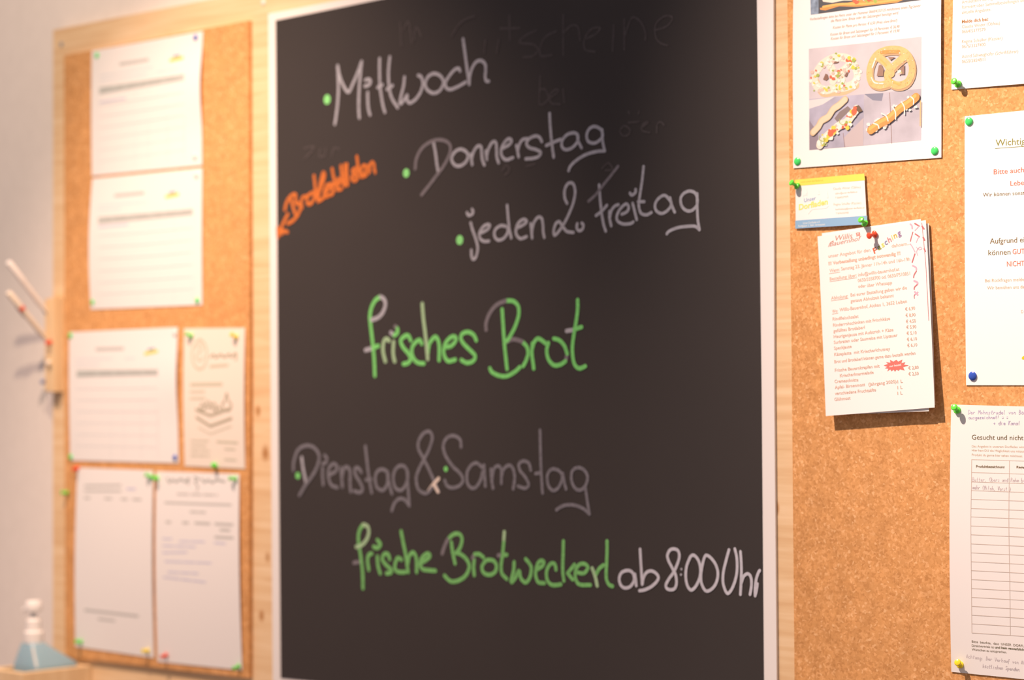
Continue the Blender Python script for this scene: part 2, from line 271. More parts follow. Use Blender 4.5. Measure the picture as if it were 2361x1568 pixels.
writing('green handwritten words frische Brotweckerl', o5, s5, 9.8, L('170,105 140,150 130,220 140,300 155,400 165,500 168,620/p 170,105 205,120 215,170 195,230 150,275 115,285/y 95,415 135,408/215,470 205,400 215,350 240,340/285,365 290,440 308,500/255,285 285,295 310,265 285,230/385,385 370,345 340,345 325,385 355,430 395,470 395,495 360,500/480,390 450,375 430,420 430,470 465,490 510,490/478,160 495,250 515,350 535,490/530,430 545,360 575,330 600,370 605,430 605,490/630,420 680,390 710,360 690,340 650,370 630,420 650,465 700,475 755,480/y 810,340 825,290 855,225/855,225 900,185 945,180 970,215 960,280 930,330/885,250 895,330 915,420/920,335 960,345 1010,390 1030,450 1000,520 940,560 880,565 830,520/1070,390 1065,450 1070,515/y 1055,375 1075,345/1075,345 1110,345 1145,370/1140,430 1170,395 1220,395 1250,430 1245,480 1210,510 1160,505 1135,470 1140,430/p 1315,165 1310,240/1310,250 1300,350 1290,430 1295,500 1335,545/y 1265,355 1300,350/1300,350 1335,350/1395,410 1390,480 1370,570 1400,545 1435,480 1450,540 1490,575 1525,530 1535,460 1520,420 1490,385/1580,470 1625,440 1635,405 1605,400 1580,440 1570,510 1590,570 1640,580/1735,470 1725,425 1690,425 1660,480 1665,555 1705,595 1775,590/1795,240 1793,350 1790,470 1800,560/1885,430 1830,500/1830,500 1870,550/1900,490 1960,500 1995,455 1970,425 1925,430 1895,480 1895,540 1925,590 2015,595/p 2030,460 2055,530 2070,600/2055,520 2085,465 2120,435/2150,240 2150,340 2145,450 2145,540 2165,590 2195,605', 'm'))
o6, s6 = (1350, 1200), .21177
writing('bright white handwritten words ab 8:00 Uhr', o6, s6, 7.8, L('530,600 500,555 450,545 395,570 370,630 385,700 430,735 490,720 530,660 530,600/540,585 550,650 555,710/597,315 603,430 612,560 620,695/622,690 635,620 670,565 720,550 770,575 797,620 775,670 720,720 650,755 592,765/905,430 895,380 920,325 965,310 1010,330 1025,390 1005,470 965,560 910,640 880,700 890,740 930,755 975,740 995,680 985,590 950,520 905,430/1130,430 1150,390 1185,380 1230,430 1255,520 1250,610 1220,690 1180,745 1145,755 1110,700 1095,600 1105,500 1130,430/1300,400 1325,380 1370,410 1420,480 1445,570 1430,670 1385,740 1325,770 1285,730 1260,640 1270,520 1300,400/1565,320 1535,430 1505,560 1500,670 1525,760 1555,795 1600,740 1640,630 1655,520 1650,400 1630,310/1690,340 1700,500 1698,650 1690,805/1700,680 1725,610 1770,580 1805,620 1810,710 1795,805/1850,820 1850,740 1862,640 1885,570 1900,545/1850,820 1865,760 1875,690', 'b')
 + [('w', [(1048, 530)], 6), ('w', [(1043, 590)], 6)])
writing('faint erased first letters near the top edge', (1040, 20), .2423, 5.5, L('10,260 100,130 230,70/330,300 320,420/460,290 440,420', 'h'), 'erased_lettering')
writing('faint erased word ending in tscheine', (1040, 20), .2423, 5.5, L('555,60 560,300/470,190 650,185/810,210 720,250 650,320 780,340 830,390 780,450 690,460/1000,215 900,270 850,370 860,450 960,440/1070,60 1070,440/1070,230 1150,160 1210,180 1230,300/1280,290 1380,240 1420,180 1330,200 1270,300 1280,390 1370,410/1550,160 1540,400/1650,100 1650,390/1660,250 1720,90 1800,120 1850,220 1850,300/1940,205 2050,170 2110,90 2040,70 1950,150 1950,270 2000,330 2060,350', 'h'), 'erased_lettering')
writing('faint erased word bei', (1040, 20), .2423, 5.5, L('850,640 840,900/850,770 900,770 930,850 880,910 840,910/930,860 1020,790 1000,770 940,830 960,900 1040,910/1070,770 1080,890', 'h'), 'erased_lettering')
writing('faint erased word ending in oefer', (1040, 20), .2423, 5.5, L('1690,980 1700,1000/1790,975 1785,1000/1610,1165 1650,1115 1705,1150 1690,1200 1640,1210 1610,1165/1690,1085 1790,1075/1810,1140 1880,1080 1830,1100 1820,1160 1890,1180/1960,1180 1965,1100 2000,1080 2030,1110', 'h'), 'erased_lettering')
writing('faint erased digits below Donnerstag', (1040, 20), .2423, 5.5, L('490,1545 530,1490 560,1540 520,1580/720,1500 800,1480/1440,1520 1500,1470 1540,1530 1470,1540', 'h'), 'erased_lettering')
writing('faint erased word left of Donnerstag', (1040, 20), .2423, 5.5, L('-1390,1330 -1300,1320 -1390,1430/-1240,1340 -1250,1400 -1200,1400 -1190,1330/-1130,1410 -1110,1330 -1060,1340', 'h'), 'erased_lettering')
writing('faint erased letters above Mittwoch', (1040, 20), .2423, 5.5, L('-480,130 -470,350/-450,200 -400,130 -370,330/-280,260 -330,180 -350,300', 'h'), 'erased_lettering')

# ---------------------------------------------------------------- sheets of paper and what is printed on them
def ink(rgb, irr=RI, name=None):
    k = name or 'ink_%d_%d_%d' % rgb + ('' if irr is RI else 'm' if irr is MI else 'l')
    return mat(k, alb(rgb, irr), .85, .15)
_capm = {}
def text_mesh(s, bold=0, shear=0):
    c = bpy.data.curves.new('t', 'FONT'); c.body = s; c.resolution_u = 3; c.shear = shear; c.offset = bold; c.size = 1
    o = bpy.data.objects.new('t', c); COL.objects.link(o); dg = bpy.context.evaluated_depsgraph_get()
    me = bpy.data.meshes.new_from_object(o.evaluated_get(dg)); bpy.data.objects.remove(o); bpy.data.curves.remove(c)
    v = [(p.co.x, p.co.y) for p in me.vertices]; f = [tuple(p.vertices) for p in me.polygons]; bpy.data.meshes.remove(me); return v, f
_v, _f = text_mesh('H'); CAP = max(y for x, y in _v)
class Sheet:
    def __init__(s, name, label, cat, P, out, M, group=None, nu=14, nv=20, thick=.0003):
        """P: plane points TL,TR,BR,BL as (X,Z); out(u,v): distance of the front face off the wall"""
        s.P = [Vector(p) for p in P]; s.out = out; s.k = 0
        bm = bmesh.new(); g = [[None]*(nu+1) for _ in range(nv+1)]; h = [[None]*(nu+1) for _ in range(nv+1)]
        for j in range(nv+1):
            for i in range(nu+1):
                u, v = i/nu, j/nv; q = s.uv(u, v); g[j][i] = bm.verts.new((q.x, -out(u, v), q.y)); h[j][i] = bm.verts.new((q.x, -out(u, v)+thick, q.y))
        for j in range(nv):
            for i in range(nu):
                bm.faces.new((g[j][i], g[j+1][i], g[j+1][i+1], g[j][i+1])); bm.faces.new((h[j][i], h[j][i+1], h[j+1][i+1], h[j+1][i]))
        bd = [(0, i) for i in range(nu)]+[(j, nu) for j in range(nv)]+[(nv, nu-i) for i in range(nu)]+[(nv-j, 0) for j in range(nv)]
        for a, b in zip(bd, bd[1:]+bd[:1]):
            bm.faces.new((g[a[0]][a[1]], g[b[0]][b[1]], h[b[0]][b[1]], h[a[0]][a[1]]))
        bmesh.ops.recalc_face_normals(bm, faces=bm.faces[:])
        s.obj = tag(link(name, bm, M, None, True), label, cat, group)
        s.pr = None; s.mats = []
    def uv(s, u, v):
        a, b, c, d = s.P; return (a*(1-u)+b*u)*(1-v)+(d*(1-u)+c*u)*v
    def inv(s, X, Z):
        u = v = .5; t = Vector((X, Z))
        for _ in range(5):
            r = t-s.uv(u, v); du = (s.uv(u+1e-3, v)-s.uv(u, v))*1e3; dv = (s.uv(u, v+1e-3)-s.uv(u, v))*1e3
            D = du.x*dv.y-du.y*dv.x; u += (r.x*dv.y-r.y*dv.x)/D; v += (du.x*r.y-du.y*r.x)/D
        return u, v
    def y(s, X, Z, e=0): 
        u, v = s.inv(X, Z); return -(s.out(min(1.05, max(-.05, u)), min(1.05, max(-.05, v)))+.00012+e)
    def at(s, px, py):
        o = s.out(.5, .5)
        for _ in range(3):
            p = W(px, py, o); u, v = s.inv(p.x, p.z); o = s.out(min(1, max(0, u)), min(1, max(0, v)))
        return (p.x, p.z)
    def begin(s, name, label=None): s.bm = bmesh.new(); s.name = name; s.lab = label; s.mats = []; s.k = 0
    def mi(s, M):
        if M not in s.mats: s.mats.append(M)
        return s.mats.index(M)
    def end(s):
        o = link(s.name, s.bm, s.mats, s.obj)
        if s.lab: o['label'] = s.lab
    def nxt(s): s.k += 1; return s.k*.0000025
    def text(s, t, p0, p1, h, M, bold=0, shear=0):
        v, f = text_mesh(t, bold, shear); x0 = min(a for a, b in v); x1 = max(a for a, b in v)
        A, B = Vector(s.at(*p0)), Vector(s.at(*p1)); d = B-A; n = Vector((-d.y, d.x)).normalized()
        hh = (Vector(s.at(p0[0], p0[1]-h))-A).length/CAP; e = s.nxt(); mi = s.mi(M); V = []
        for a, b in v:
            q = A+d*((a-x0)/(x1-x0))+n*(b*hh); V.append(s.bm.verts.new((q.x, s.y(q.x, q.y, e), q.y)))
        for k in f:
            try: s.bm.faces.new([V[i] for i in k]).material_index = mi
            except ValueError: pass
    def line(s, pts, w, M, n=5):
        e = s.nxt(); ribbon(s.bm, pts, w, lambda X, Z: s.y(X, Z, e), s.at, s.mi(M), n, .000001 if w > 6 else 0.0)
        if w > 6: s.k += 3 if n < 3 else int(2.4*len(pts))
    def poly(s, pts, M):
        e = s.nxt(); q = [s.at(*p) for p in pts]; s.bm.faces.new([s.bm.verts.new((a, s.y(a, b, e), b)) for a, b in q]).material_index = s.mi(M)
    def quad(s, c, M, n=8):
        e = s.nxt(); Q = [Vector(s.at(*p)) for p in c]; mi = s.mi(M); g = {}
        for j in range(n+1):
            for i in range(n+1):
                u, v = i/n, j/n; q = (Q[0]*(1-u)+Q[1]*u)*(1-v)+(Q[3]*(1-u)+Q[2]*u)*v; g[i, j] = s.bm.verts.new((q.x, s.y(q.x, q.y, e), q.y))
        for j in range(n):
            for i in range(n): s.bm.faces.new((g[i, j], g[i, j+1], g[i+1, j+1], g[i+1, j])).material_index = mi
    def dashes(s, p0, p1, h, M, cover=.8, lo=8, hi=26):     # print too blurred to read: word-long marks
        x = 0.0; Ln = math.hypot(p1[0]-p0[0], p1[1]-p0[1]); dx, dy = (p1[0]-p0[0])/Ln, (p1[1]-p0[1])/Ln
        while x < Ln-2:
            w = min(random.uniform(lo, hi), Ln-x); a = (p0[0]+dx*x, p0[1]+dy*x); b = (a[0]+dx*w, a[1]+dy*w)
            s.line([a, b], h, M, 1); x += w/cover
def px4(c, out): return [PW(x, y, out) for x, y in c]
def rect_from(anchor_px, dir_px, w, h, out, which):          # a sheet of known size hung from one corner and one edge direction
    A = Vector(PW(*anchor_px, out)); d = (Vector(PW(*dir_px, out))-A).normalized(); n = Vector((-d.y, d.x))
    return [A, A+d*w, A+d*w-n*h, A-n*h] if which == 'TL' else [A+n*h, A+d*w+n*h, A+d*w, A]
B0 = OC+.0006
sin = math.sin; PI = math.pi
# --- left board
gI = ink((206, 187, 168), LI, 'grey_band_print'); gT = ink((208, 184, 166), LI, 'pale_print'); gD = ink((190, 170, 153), LI, 'dark_print')
yl = ink((240, 205, 70), LI, 'yellow_logo_print'); bl = ink((130, 135, 150), LI, 'grey_logo_print'); vi = ink((218, 194, 196), LI, 'violet_pen'); fa = ink((236, 214, 200), LI, 'faint_rule')
def conv(o, s, *p): return [(o[0]+x*s, o[1]+y*s) for x, y in p]
def order_list(label, c, out, title, lines, band, logo, extra=()):
    S_ = Sheet('order_list', label, 'paper', px4(c, B0), out, PAPER, 'bread order lists on the left cork board')
    S_.begin('printed_table')
    S_.dashes(*title, 7.5, gT, .97, 12, 22)
    for a, b in lines: S_.dashes(a, b, 4, fa, .9, 6, 16)
    S_.quad([band[0], band[1], (band[1][0], band[1][1]+14.5), (band[0][0], band[0][1]+16)], gI)
    for k in range(2):
        S_.dashes((band[0][0]+3, band[0][1]+5+6*k), (band[1][0]-2, band[1][1]+4+5.5*k), 3.6, gD, .8, 10, 40)
    x0, y0 = logo
    S_.line([(x0-13, y0+4), (x0+15, y0-2)], 7, yl, 1); S_.line([(x0-6, y0-5), (x0+8, y0-8)], 4.5, bl, 1)
    for a, b in extra: S_.dashes(a, b, 4, vi, .8, 8, 16)
    for k in range(1, 7):                       # the ruled rows below the grey heading
        t = k/7.0; h0, h1 = c[3][1]-band[0][1]-24, c[2][1]-band[1][1]-24
        S_.line([(band[0][0], band[0][1]+16+h0*t), (band[1][0], band[1][1]+15+h1*t)], 1, fa, 1)
    for t in (0, .42, .58, .8, 1):
        xa = band[0][0]+(band[1][0]-band[0][0])*t; ya = band[0][1]+(band[1][1]-band[0][1])*t
        S_.line([(xa, ya+14), (xa, c[3][1]+(c[2][1]-c[3][1])*t-12)], 1, fa, 1)
    S_.end(); return S_
k1 = lambda *p: conv((100, 0), .2551, *p); k2 = lambda *p: conv((100, 350), .2551, *p); k3 = lambda *p: conv((100, 720), .2551, *p); k4 = lambda *p: conv((100, 1050), .3303, *p)
order_list('topmost white order list on the left cork board, with a blue tack at its corner', [(212.2, 117.3), (468.5, 71.6), (466.7, 381), (212.4, 406)], lambda u, v: B0+.0005+.0045*u*u*sin(PI*min(1, v*1.25))**2*(1 if v < .8 else 0)+.001*sin(PI*v),
  k1((695, 580), (945, 540)), [k1((515, 685), (985, 605)), k1((515, 730), (935, 665)), k1((1030, 645), (1210, 615))], k1((505, 790), (1272, 668)), k1((1200, 530))[0], [k1((515, 925), (740, 890))])
order_list('white order list pinned directly below the topmost one, green tacks at its bottom corners', [(213.5, 412), (467, 387.5), (467, 703.3), (209.7, 713.5)], lambda u, v: B0+.0005+.0045*(1-u)**2*sin(PI*v)+.0008*sin(PI*v),
  k2((650, 397), (905, 372)), [k2((500, 487), (940, 450)), k2((500, 525), (700, 512))], k2((495, 590), (1352, 515)), k2((1160, 392))[0], [k2((505, 680), (760, 655))])
order_list('white order list on the left cork board beside the narrow cream leaflet', [(160, 766), (410, 754.4), (412.5, 1068), (162.5, 1061.8)], lambda u, v: B0+.0005+.003*u*u*sin(PI*min(1, v*1.3))**2*(1 if v < .77 else 0)+.001*sin(PI*v),
  k3((480, 335), (720, 328)), [k3((290, 425), (620, 418)), k3((740, 418), (830, 412)), k3((290, 475), (500, 470))], k3((300, 525), (1035, 515)), k3((970, 360))[0])
br = ink((214, 186, 152), LI, 'brown_print'); br2 = ink((190, 160, 128), LI, 'brown_drawing')
lf = Sheet('leaflet', 'narrow cream leaflet with a round logo and a line drawing, left cork board', 'leaflet', px4([(425.2, 757), (565.5, 755.7), (565.5, 1081), (426.5, 1074.6)], B0), lambda u, v: B0+.0005+.002*sin(PI*v), CREAM)
lf.begin('printed_drawing')
lf.line(k3((1415, 250), (1360, 300), (1345, 390), (1360, 470), (1410, 515), (1460, 480), (1478, 400), (1465, 300), (1415, 250)), 6, br)
lf.line(k3((1380, 330), (1420, 290), (1440, 330), (1400, 370), (1380, 410), (1420, 440), (1445, 400)), 5, br)
lf.line(k3((1510, 405), (1540, 385), (1560, 410), (1600, 385), (1640, 405), (1680, 380), (1700, 405), (1740, 370), (1740, 430)), 6, br2)
lf.dashes(*k3((1510, 490), (1665, 478)), 7, br, .9); lf.dashes(*k3((1335, 655), (1610, 650)), 8, br, .95)
lf.dashes(*k3((1330, 720), (1470, 718)), 5, br); lf.dashes(*k3((1330, 780), (1460, 778)), 5, br)
lf.line(k3((1380, 880), (1510, 935), (1690, 870)), 7, br2, 1); lf.line(k3((1385, 950), (1510, 1030), (1700, 960)), 7, br2, 1); lf.line(k3((1400, 1040), (1510, 1100), (1700, 1030)), 3, br, 1)
for a in ((1440, 850), (1490, 830), (1540, 845), (1580, 880)): lf.line(k3((a[0]-25, a[1]+15), (a[0], a[1]-25), (a[0]+25, a[1]+10), (a[0], a[1]+30), (a[0]-25, a[1]+15)), 4.5, br2)
lf.line(k3((1655, 735), (1640, 800), (1615, 840), (1640, 885), (1685, 885), (1700, 835), (1675, 800), (1660, 735)), 5, br2)
lf.dashes(*k3((1570, 1170), (1755, 1180)), 5, br)
for y_ in (1160, 1205, 1250, 1295): lf.dashes(*k3((1335, y_), (1500, y_+3)), 3.2, br, .8)
for y_ in (1235, 1330): lf.dashes(*k3((1640, y_), (1750, y_+6)), 3.5, br, .85)
lf.end()
nl = Sheet('notice_sheet', 'mostly blank white sheet with short print, bottom left of the left cork board', 'paper', px4([(179, 1078), (354.3, 1084.7), (356, 1517), (174.3, 1491)], B0), lambda u, v: B0+.0005+.003*sin(PI*v), PAPER)
nl.begin('printed_text')
for a in (((290, 212), (540, 208), .95), ((290, 248), (540, 248), .9)): nl.dashes(*k4(a[0], a[1]), 5, gT, a[2])
for x, w in ((290, 35), (430, 45), (545, 40), (625, 55)): nl.dashes(*k4((x, 288+x*.03), (x+w, 290+x*.03)), 5, gT, .95)
nl.end(); nl.begin('printed_footer')
nl.dashes(*k4((290, 1080), (660, 1122)), 6, gT, .95); nl.dashes(*k4((385, 1142), (500, 1156)), 5, gT, .95); nl.end(); nl.begin('pen_note')
nl.dashes(*k4((585, 235), (640, 235)), 6, vi); nl.end()
nr = Sheet('notice_sheet', 'sheet with bold heading and violet pen entries, lower right of left cork board', 'paper', px4([(361, 1086.3), (552.5, 1093), (559, 1545.5), (364, 1525.6)], B0), lambda u, v: B0+.0005+.003*sin(PI*v), PAPER)
nr.begin('printed_text')
nr.line(k4((865, 160), (880, 190), (900, 170), (930, 185), (960, 165), (990, 185), (1015, 160), (1010, 200)), 6, gD); nr.line(k4((1050, 150), (1085, 165), (1055, 185), (1080, 215), (1070, 245)), 4.5, gD); nr.line(k4((1105, 165), (1125, 188), (1150, 172), (1180, 190), (1210, 172), (1265, 185)), 6, gD)
nr.dashes(*k4((935, 270), (1215, 277)), 4.5, gT); nr.dashes(*k4((850, 330), (1310, 346)), 5, gT, .9); nr.dashes(*k4((1025, 394), (1130, 398)), 4.5, gT)
for a, b in (((860, 465), (885, 466)), ((975, 470), (1010, 471)), ((1060, 472), (1160, 477)), ((1200, 478), (1320, 484)), ((1235, 520), (1300, 523)), ((1200, 570), (1325, 576))): nr.dashes(*k4(a, b), 6, gT, .97)
nr.end(); nr.begin('pen_entries', 'violet pen entries')
for a, b in (((835, 582), (910, 584)), ((950, 600), (1130, 604)), ((835, 630), (1060, 640)), ((835, 680), (1010, 676)), ((850, 740), (1180, 752)), ((870, 815), (1080, 825)), ((840, 850), (1130, 885)), ((1195, 610), (1270, 616))): nr.dashes(*k4(a, b), 4, vi, .85)
nr.end()

# --- right board: the food poster
tb = ink((206, 168, 140), RI, 'serif_print')
po = Sheet('food_poster', 'white poster with pretzel and bread photographs, top of the right cork board', 'poster', rect_from((1829.5, 388), (2171, 363.5), .2045, .297, B0, 'BL'), lambda u, v: B0+.0008+.002*sin(PI*v)**2, PAPER)
k6 = lambda *p: conv((1740, 0), .26302, *p); kf = lambda *p: conv((1840, 80), .19127, *p)
po.begin('printed_text')
for t, a, b in (('Vorbestellungen bitte bei Petra unter der Nummer 0660/4333135 mindestens einen Tag bevor', (485, 180), (1455, 60)), ('die Platte bzw. Breze oder das Salzstangerl benötigt wird.', (668, 196), (1260, 124)), ('Kosten für Platte pro Person: € 6,50 (Preis ohne Brot!)', (685, 254), (1250, 189)), ('Kosten für Breze und Salzstangerl für 10 Personen: € 36,90', (662, 315), (1270, 243)), ('Kosten für Breze und Salzstangerl für 5 Personen: € 19,90', (667, 352), (1270, 280))):
    po.text(t, *k6(a, b), 6.3, tb, 0, .3)
po.end()
FI = (1.30, 1.14, 1.05)
def fd(r, g, b): return ink((r, g, b), FI, 'food_%d_%d_%d' % (r, g, b))
plank = noise_tint(mat('photo_grey_plank', alb((222, 206, 206), FI), .8, .15), 30, .9, 1.05)
cloth = noise_tint(mat('photo_blue_cloth', alb((196, 186, 200), FI), .8, .15), 26, .72, 1.15)
cloth2 = noise_tint(mat('photo_grey_cloth', alb((208, 196, 202), FI), .8, .15), 22, .78, 1.12)
dough = noise_tint(mat('photo_golden_dough', alb((242, 192, 130), FI), .8, .15), 160, .9, 1.12)
dough2 = noise_tint(mat('photo_brown_dough', alb((236, 160, 94), FI), .8, .15), 150, .9, 1.1)
cream = fd(246, 228, 206); tan = fd(230, 194, 152); red = fd(232, 116, 86); grn = fd(176, 186, 96); yel = fd(246, 214, 90); pink = fd(240, 196, 178); wht = fd(250, 240, 224); drk = fd(128, 104, 84); brn = fd(150, 112, 96); org = fd(244, 188, 110)
def sprinkle(sh, path, spread, n, cols, r0, r1):
    pts = smooth_line(path, 8)
    for i in range(n):
        x, y = pts[int(i*(len(pts)-1)/n)]; x += random.uniform(-spread, spread); y += random.uniform(-spread, spread); r = random.uniform(r0, r1); a = random.random()*6
        sh.poly([(x+r*random.uniform(.6, 1.2)*math.cos(a+k*PI/3.5), y+r*random.uniform(.6, 1.2)*math.sin(a+k*PI/3.5)) for k in range(7)], random.choice(cols))
po.begin('printed_photo', 'strip of a photo of a topped bread on slate')
po.quad(k6((488, -40), (1470, -200), (1470, -2), (492, 130)), fd(98, 96, 98))
po.quad(k6((488, -40), (560, -52), (560, 122), (492, 130)), noise_tint(mat('photo_blue_slate', alb((150, 160, 175), FI), .8, .15), 120, .5, 1.4))
po.poly(k6((545, -60), (575, 85), (620, 92), (740, 55), (900, 60), (1080, 40), (1250, 22), (1300, 0), (1470, -30), (1470, -120)), dough2)
po.line(k6((600, 60), (760, 35), (1000, 30), (1280, -10)), 5, org)
po.poly(k6((570, -60), (600, 15), (680, 25), (780, 5), (900, 5), (1300, -60)), cream); sprinkle(po, k6((860, -5), (1000, -10), (1150, -30)), 6, 26, [pink, red, grn], 4, 8)
po.end()
po.begin('printed_photo', 'collage of two pretzels and two filled bread sticks')
po.quad(k6((475, 428), (958, 378), (958, 826), (478, 870)), plank); po.quad(k6((958, 378), (1461, 322), (1460, 778), (958, 826)), plank)
po.quad(k6((478, 870), (958, 826), (955, 1276), (479, 1316)), cloth); po.quad(k6((958, 826), (1460, 778), (1458, 1228), (955, 1276)), cloth2)
po.poly(kf((133, 790), (440, 750), (300, 840), (133, 895)), fd(236, 222, 216)); po.line(kf((545, 1190), (565, 1355)), 1.2, brn, 1); po.line(kf((1105, 700), (1130, 1310)), 1.2, brn, 1)
po.poly(kf((555, 1240), (790, 1000), (788, 1335), (570, 1352)), fd(206, 186, 184)); po.poly(kf((135, 1030), (240, 1180), (250, 1380), (137, 1390)), fd(158, 142, 150)); po.poly(kf((800, 715), (1030, 705), (1010, 800), (900, 790)), fd(150, 146, 160)); po.poly(kf((500, 930), (600, 860), (640, 900), (480, 1060), (440, 1010)), fd(150, 132, 128))
ring = kf((200, 520), (230, 620), (330, 670), (450, 640), (560, 635), (670, 590), (715, 500), (690, 390), (620, 300), (500, 270), (380, 300), (270, 380), (200, 520)); mid1 = kf((390, 380), (440, 460), (520, 520), (540, 600)); mid2 = kf((640, 340), (560, 420), (480, 480), (420, 560))
po.line(kf((215, 560), (300, 700), (430, 690), (560, 680), (700, 610)), 18, tan)
for r_ in (ring, mid1, mid2): po.line(r_, 19, cream)
sprinkle(po, ring, 9, 90, [red, grn, wht, pink, wht, yel, wht, pink], 2.2, 5.5); sprinkle(po, mid1, 8, 22, [red, grn, wht, pink, wht], 2.2, 5); sprinkle(po, mid2, 8, 18, [red, wht, pink, grn], 2.2, 5)
for c_ in (((335, 470), (305, 540), (345, 555), (372, 530), (360, 480)), ((590, 450), (560, 500), (590, 510), (610, 460)), ((430, 350), (470, 345), (500, 330), (450, 320))): po.poly(kf(*c_), brn)
outer = kf((1085, 590), (980, 610), (890, 570), (865, 470), (890, 340), (960, 235), (1080, 185), (1220, 185), (1320, 240), (1375, 360), (1370, 480), (1310, 580), (1200, 610), (1100, 560), (1080, 470), (1140, 400), (1230, 310), (1310, 250))
po.line([(x+2, y+4) for x, y in outer], 19, fd(206, 168, 130)); po.line(outer, 17.5, dough); po.line(kf((960, 265), (1050, 330), (1110, 410), (1130, 470)), 18, dough); po.line(kf((1010, 215), (1120, 205), (1220, 205)), 8, dough2); po.line(kf((890, 520), (930, 580), (1030, 590)), 3, wht); po.line(kf((900, 400), (940, 290)), 4, wht); po.line(kf((1100, 500), (1150, 570), (1230, 600)), 4, org); po.line(kf((1000, 300), (1070, 370)), 4, org)
sprinkle(po, outer, 7, 70, [wht, org, tan], .7, 1.5)
for c_ in (((980, 370), (955, 500), (1030, 500), (1040, 420), (1010, 360)), ((1250, 400), (1210, 450), (1220, 480), (1290, 480), (1290, 360)), ((1090, 270), (1120, 310), (1180, 270))): po.poly(kf(*c_), fd(168, 132, 116))
sprinkle(po, kf((1230, 460), (1280, 490)), 4, 8, [wht, grn, pink], 1.5, 3)
po.line(kf((185, 1180), (250, 1110), (290, 1040), (370, 990), (430, 900), (500, 850), (575, 780)), 16, tan); po.line(kf((195, 1172), (260, 1100), (300, 1035), (380, 980), (435, 895), (510, 845), (570, 785)), 13, fd(240, 214, 180))
top = kf((270, 1330), (340, 1240), (420, 1170), (500, 1100), (590, 1060), (650, 980), (710, 900)); po.line(top, 20, cream); po.poly(kf((670, 870), (740, 850), (785, 920), (740, 940)), drk)
sprinkle(po, top, 9, 60, [yel, wht, red, yel, grn, pink, wht, wht], 2.5, 6)
for c_ in (((685, 930), 8), ((400, 1190), 8)): po.line(kf(c_[0]), 2*c_[1], red, 1)
for c_ in ((320, 1300), (300, 1250), (545, 1050)): po.line(kf((c_[0]-35, c_[1]-30), (c_[0]-30, c_[1]+20), (c_[0]+20, c_[1]+35), (c_[0]+35, c_[1]+10)), 1.6, grn)
stick = kf((885, 1150), (1000, 1070), (1110, 1010), (1240, 890), (1340, 830), (1430, 755)); sprinkle(po, stick, 13, 44, [wht, pink, cream], 2.5, 5); po.line(stick, 20, dough2); po.line([(x-2, y-3) for x, y in stick], 8, org)
for a, b in (((920, 1070), (985, 1130)), ((1015, 950), (1095, 1040)), ((1145, 870), (1185, 1020)), ((1255, 810), (1290, 960)), ((1370, 750), (1400, 840))): po.line(kf(a, ((a[0]+b[0])/2+18, (a[1]+b[1])/2-10), b), 3, wht)
po.line(kf((1484, 800), (1482, 1100)), 2, org, 1)
po.end()

# --- 'Melde dich bei' sheet
ps = ink((226, 186, 148), RI, 'thin_brown_print'); pb = ink((196, 136, 88), RI, 'bold_brown_print')
me_ = Sheet('notice_sheet', 'white contact notice held by a green push pin, cut off by the top right corner', 'paper', rect_from((2194.2, 206.8), (2361, 193.6), .21, .175, B0, 'BL'), lambda u, v: B0+.0004+.003*u*v*v, PAPERW)
k7 = lambda *p: conv((2180, 0), .19133, *p)
me_.begin('printed_text')
for t, a, b, bo in (('Artstetten-Pöbring u', (197, 45), (600, -8), 0), ('formiert über Sammelbestellungen un', (197, 105), (946, 20), 0), ('aktuelle Angebote.', (197, 168), (548, 130), 0), ('Melde dich bei:', (197, 280), (515, 248), .022), ('Claudia Winter (Obfrau)', (197, 342), (655, 294), 0), ('0664/5377579', (197, 402), (482, 372), 0), ('Regina Schüller (Kassier)', (197, 520), (685, 475), 0), ('0676/3327400', (197, 582), (482, 552), 0), ('Astrid Schwaighofer (Schriftführer)', (197, 700), (875, 635), 0), ('0650/2824811', (197, 762), (478, 732), 0)):
    me_.text(t, *k7(a, b), 7.2, pb if bo else ps, bo)
me_.end()
# --- 'Wichtig' sheet
wi = Sheet('notice_sheet', 'bright white notice headed Wichtig, held by a green and a blue tack', 'paper', rect_from((2224.7, 268.3), (2361, 254.8), .21, .2985, B0, 'TL'), lambda u, v: B0+.0004+.0012*sin(PI*v), PAPERW)
k8 = lambda *p: conv((2200, 250), .28699, *p)
ol = ink((150, 142, 62), RI, 'olive_print'); rd = ink((236, 112, 80), RI, 'orange_red_print'); bw = ink((128, 104, 62), RI, 'brown_text_print')
wi.begin('printed_heading', 'olive underlined heading Wichtig')
wi.text('Wichtig', *k8((332, 303), (572, 288)), 15, ol); wi.line(k8((330, 322), (575, 304)), 1.2, ol, 1); wi.end()
for rows_ in ((('Bitte auch', (318, 530), (561, 512), 40, rd), ('Lebe', (452, 622), (561, 614), 39, rd), ('Wir können sonst', (230, 710), (566, 692), 30, bw)),
              (('Aufgrund ei', (287, 1087), (564, 1075), 42, bw), ('können', (275, 1180), (452, 1173), 42, bw), ('GUT', (470, 1172), (566, 1168), 42, rd), ('NICHT', (424, 1270), (564, 1264), 40, rd)),
              (('Bei Rückfragen melde', (248, 1397), (561, 1386), 26, ps), ('Wir bemühen uns da', (265, 1455), (563, 1445), 26, ps)), (('D', (540, 1645), (556, 1644), 24, ps),)):
    wi.begin('printed_text')
    for t, a, b, h, M in rows_: wi.text(t, *k8(a, b), h*.287, M)
    wi.end()
wi.begin('printed_logo', 'yellow edge of a logo')
wi.line([(2359, 826), (2364, 822)], 7, ink((250, 214, 40), RI, 'yellow_print'), 1); wi.end()
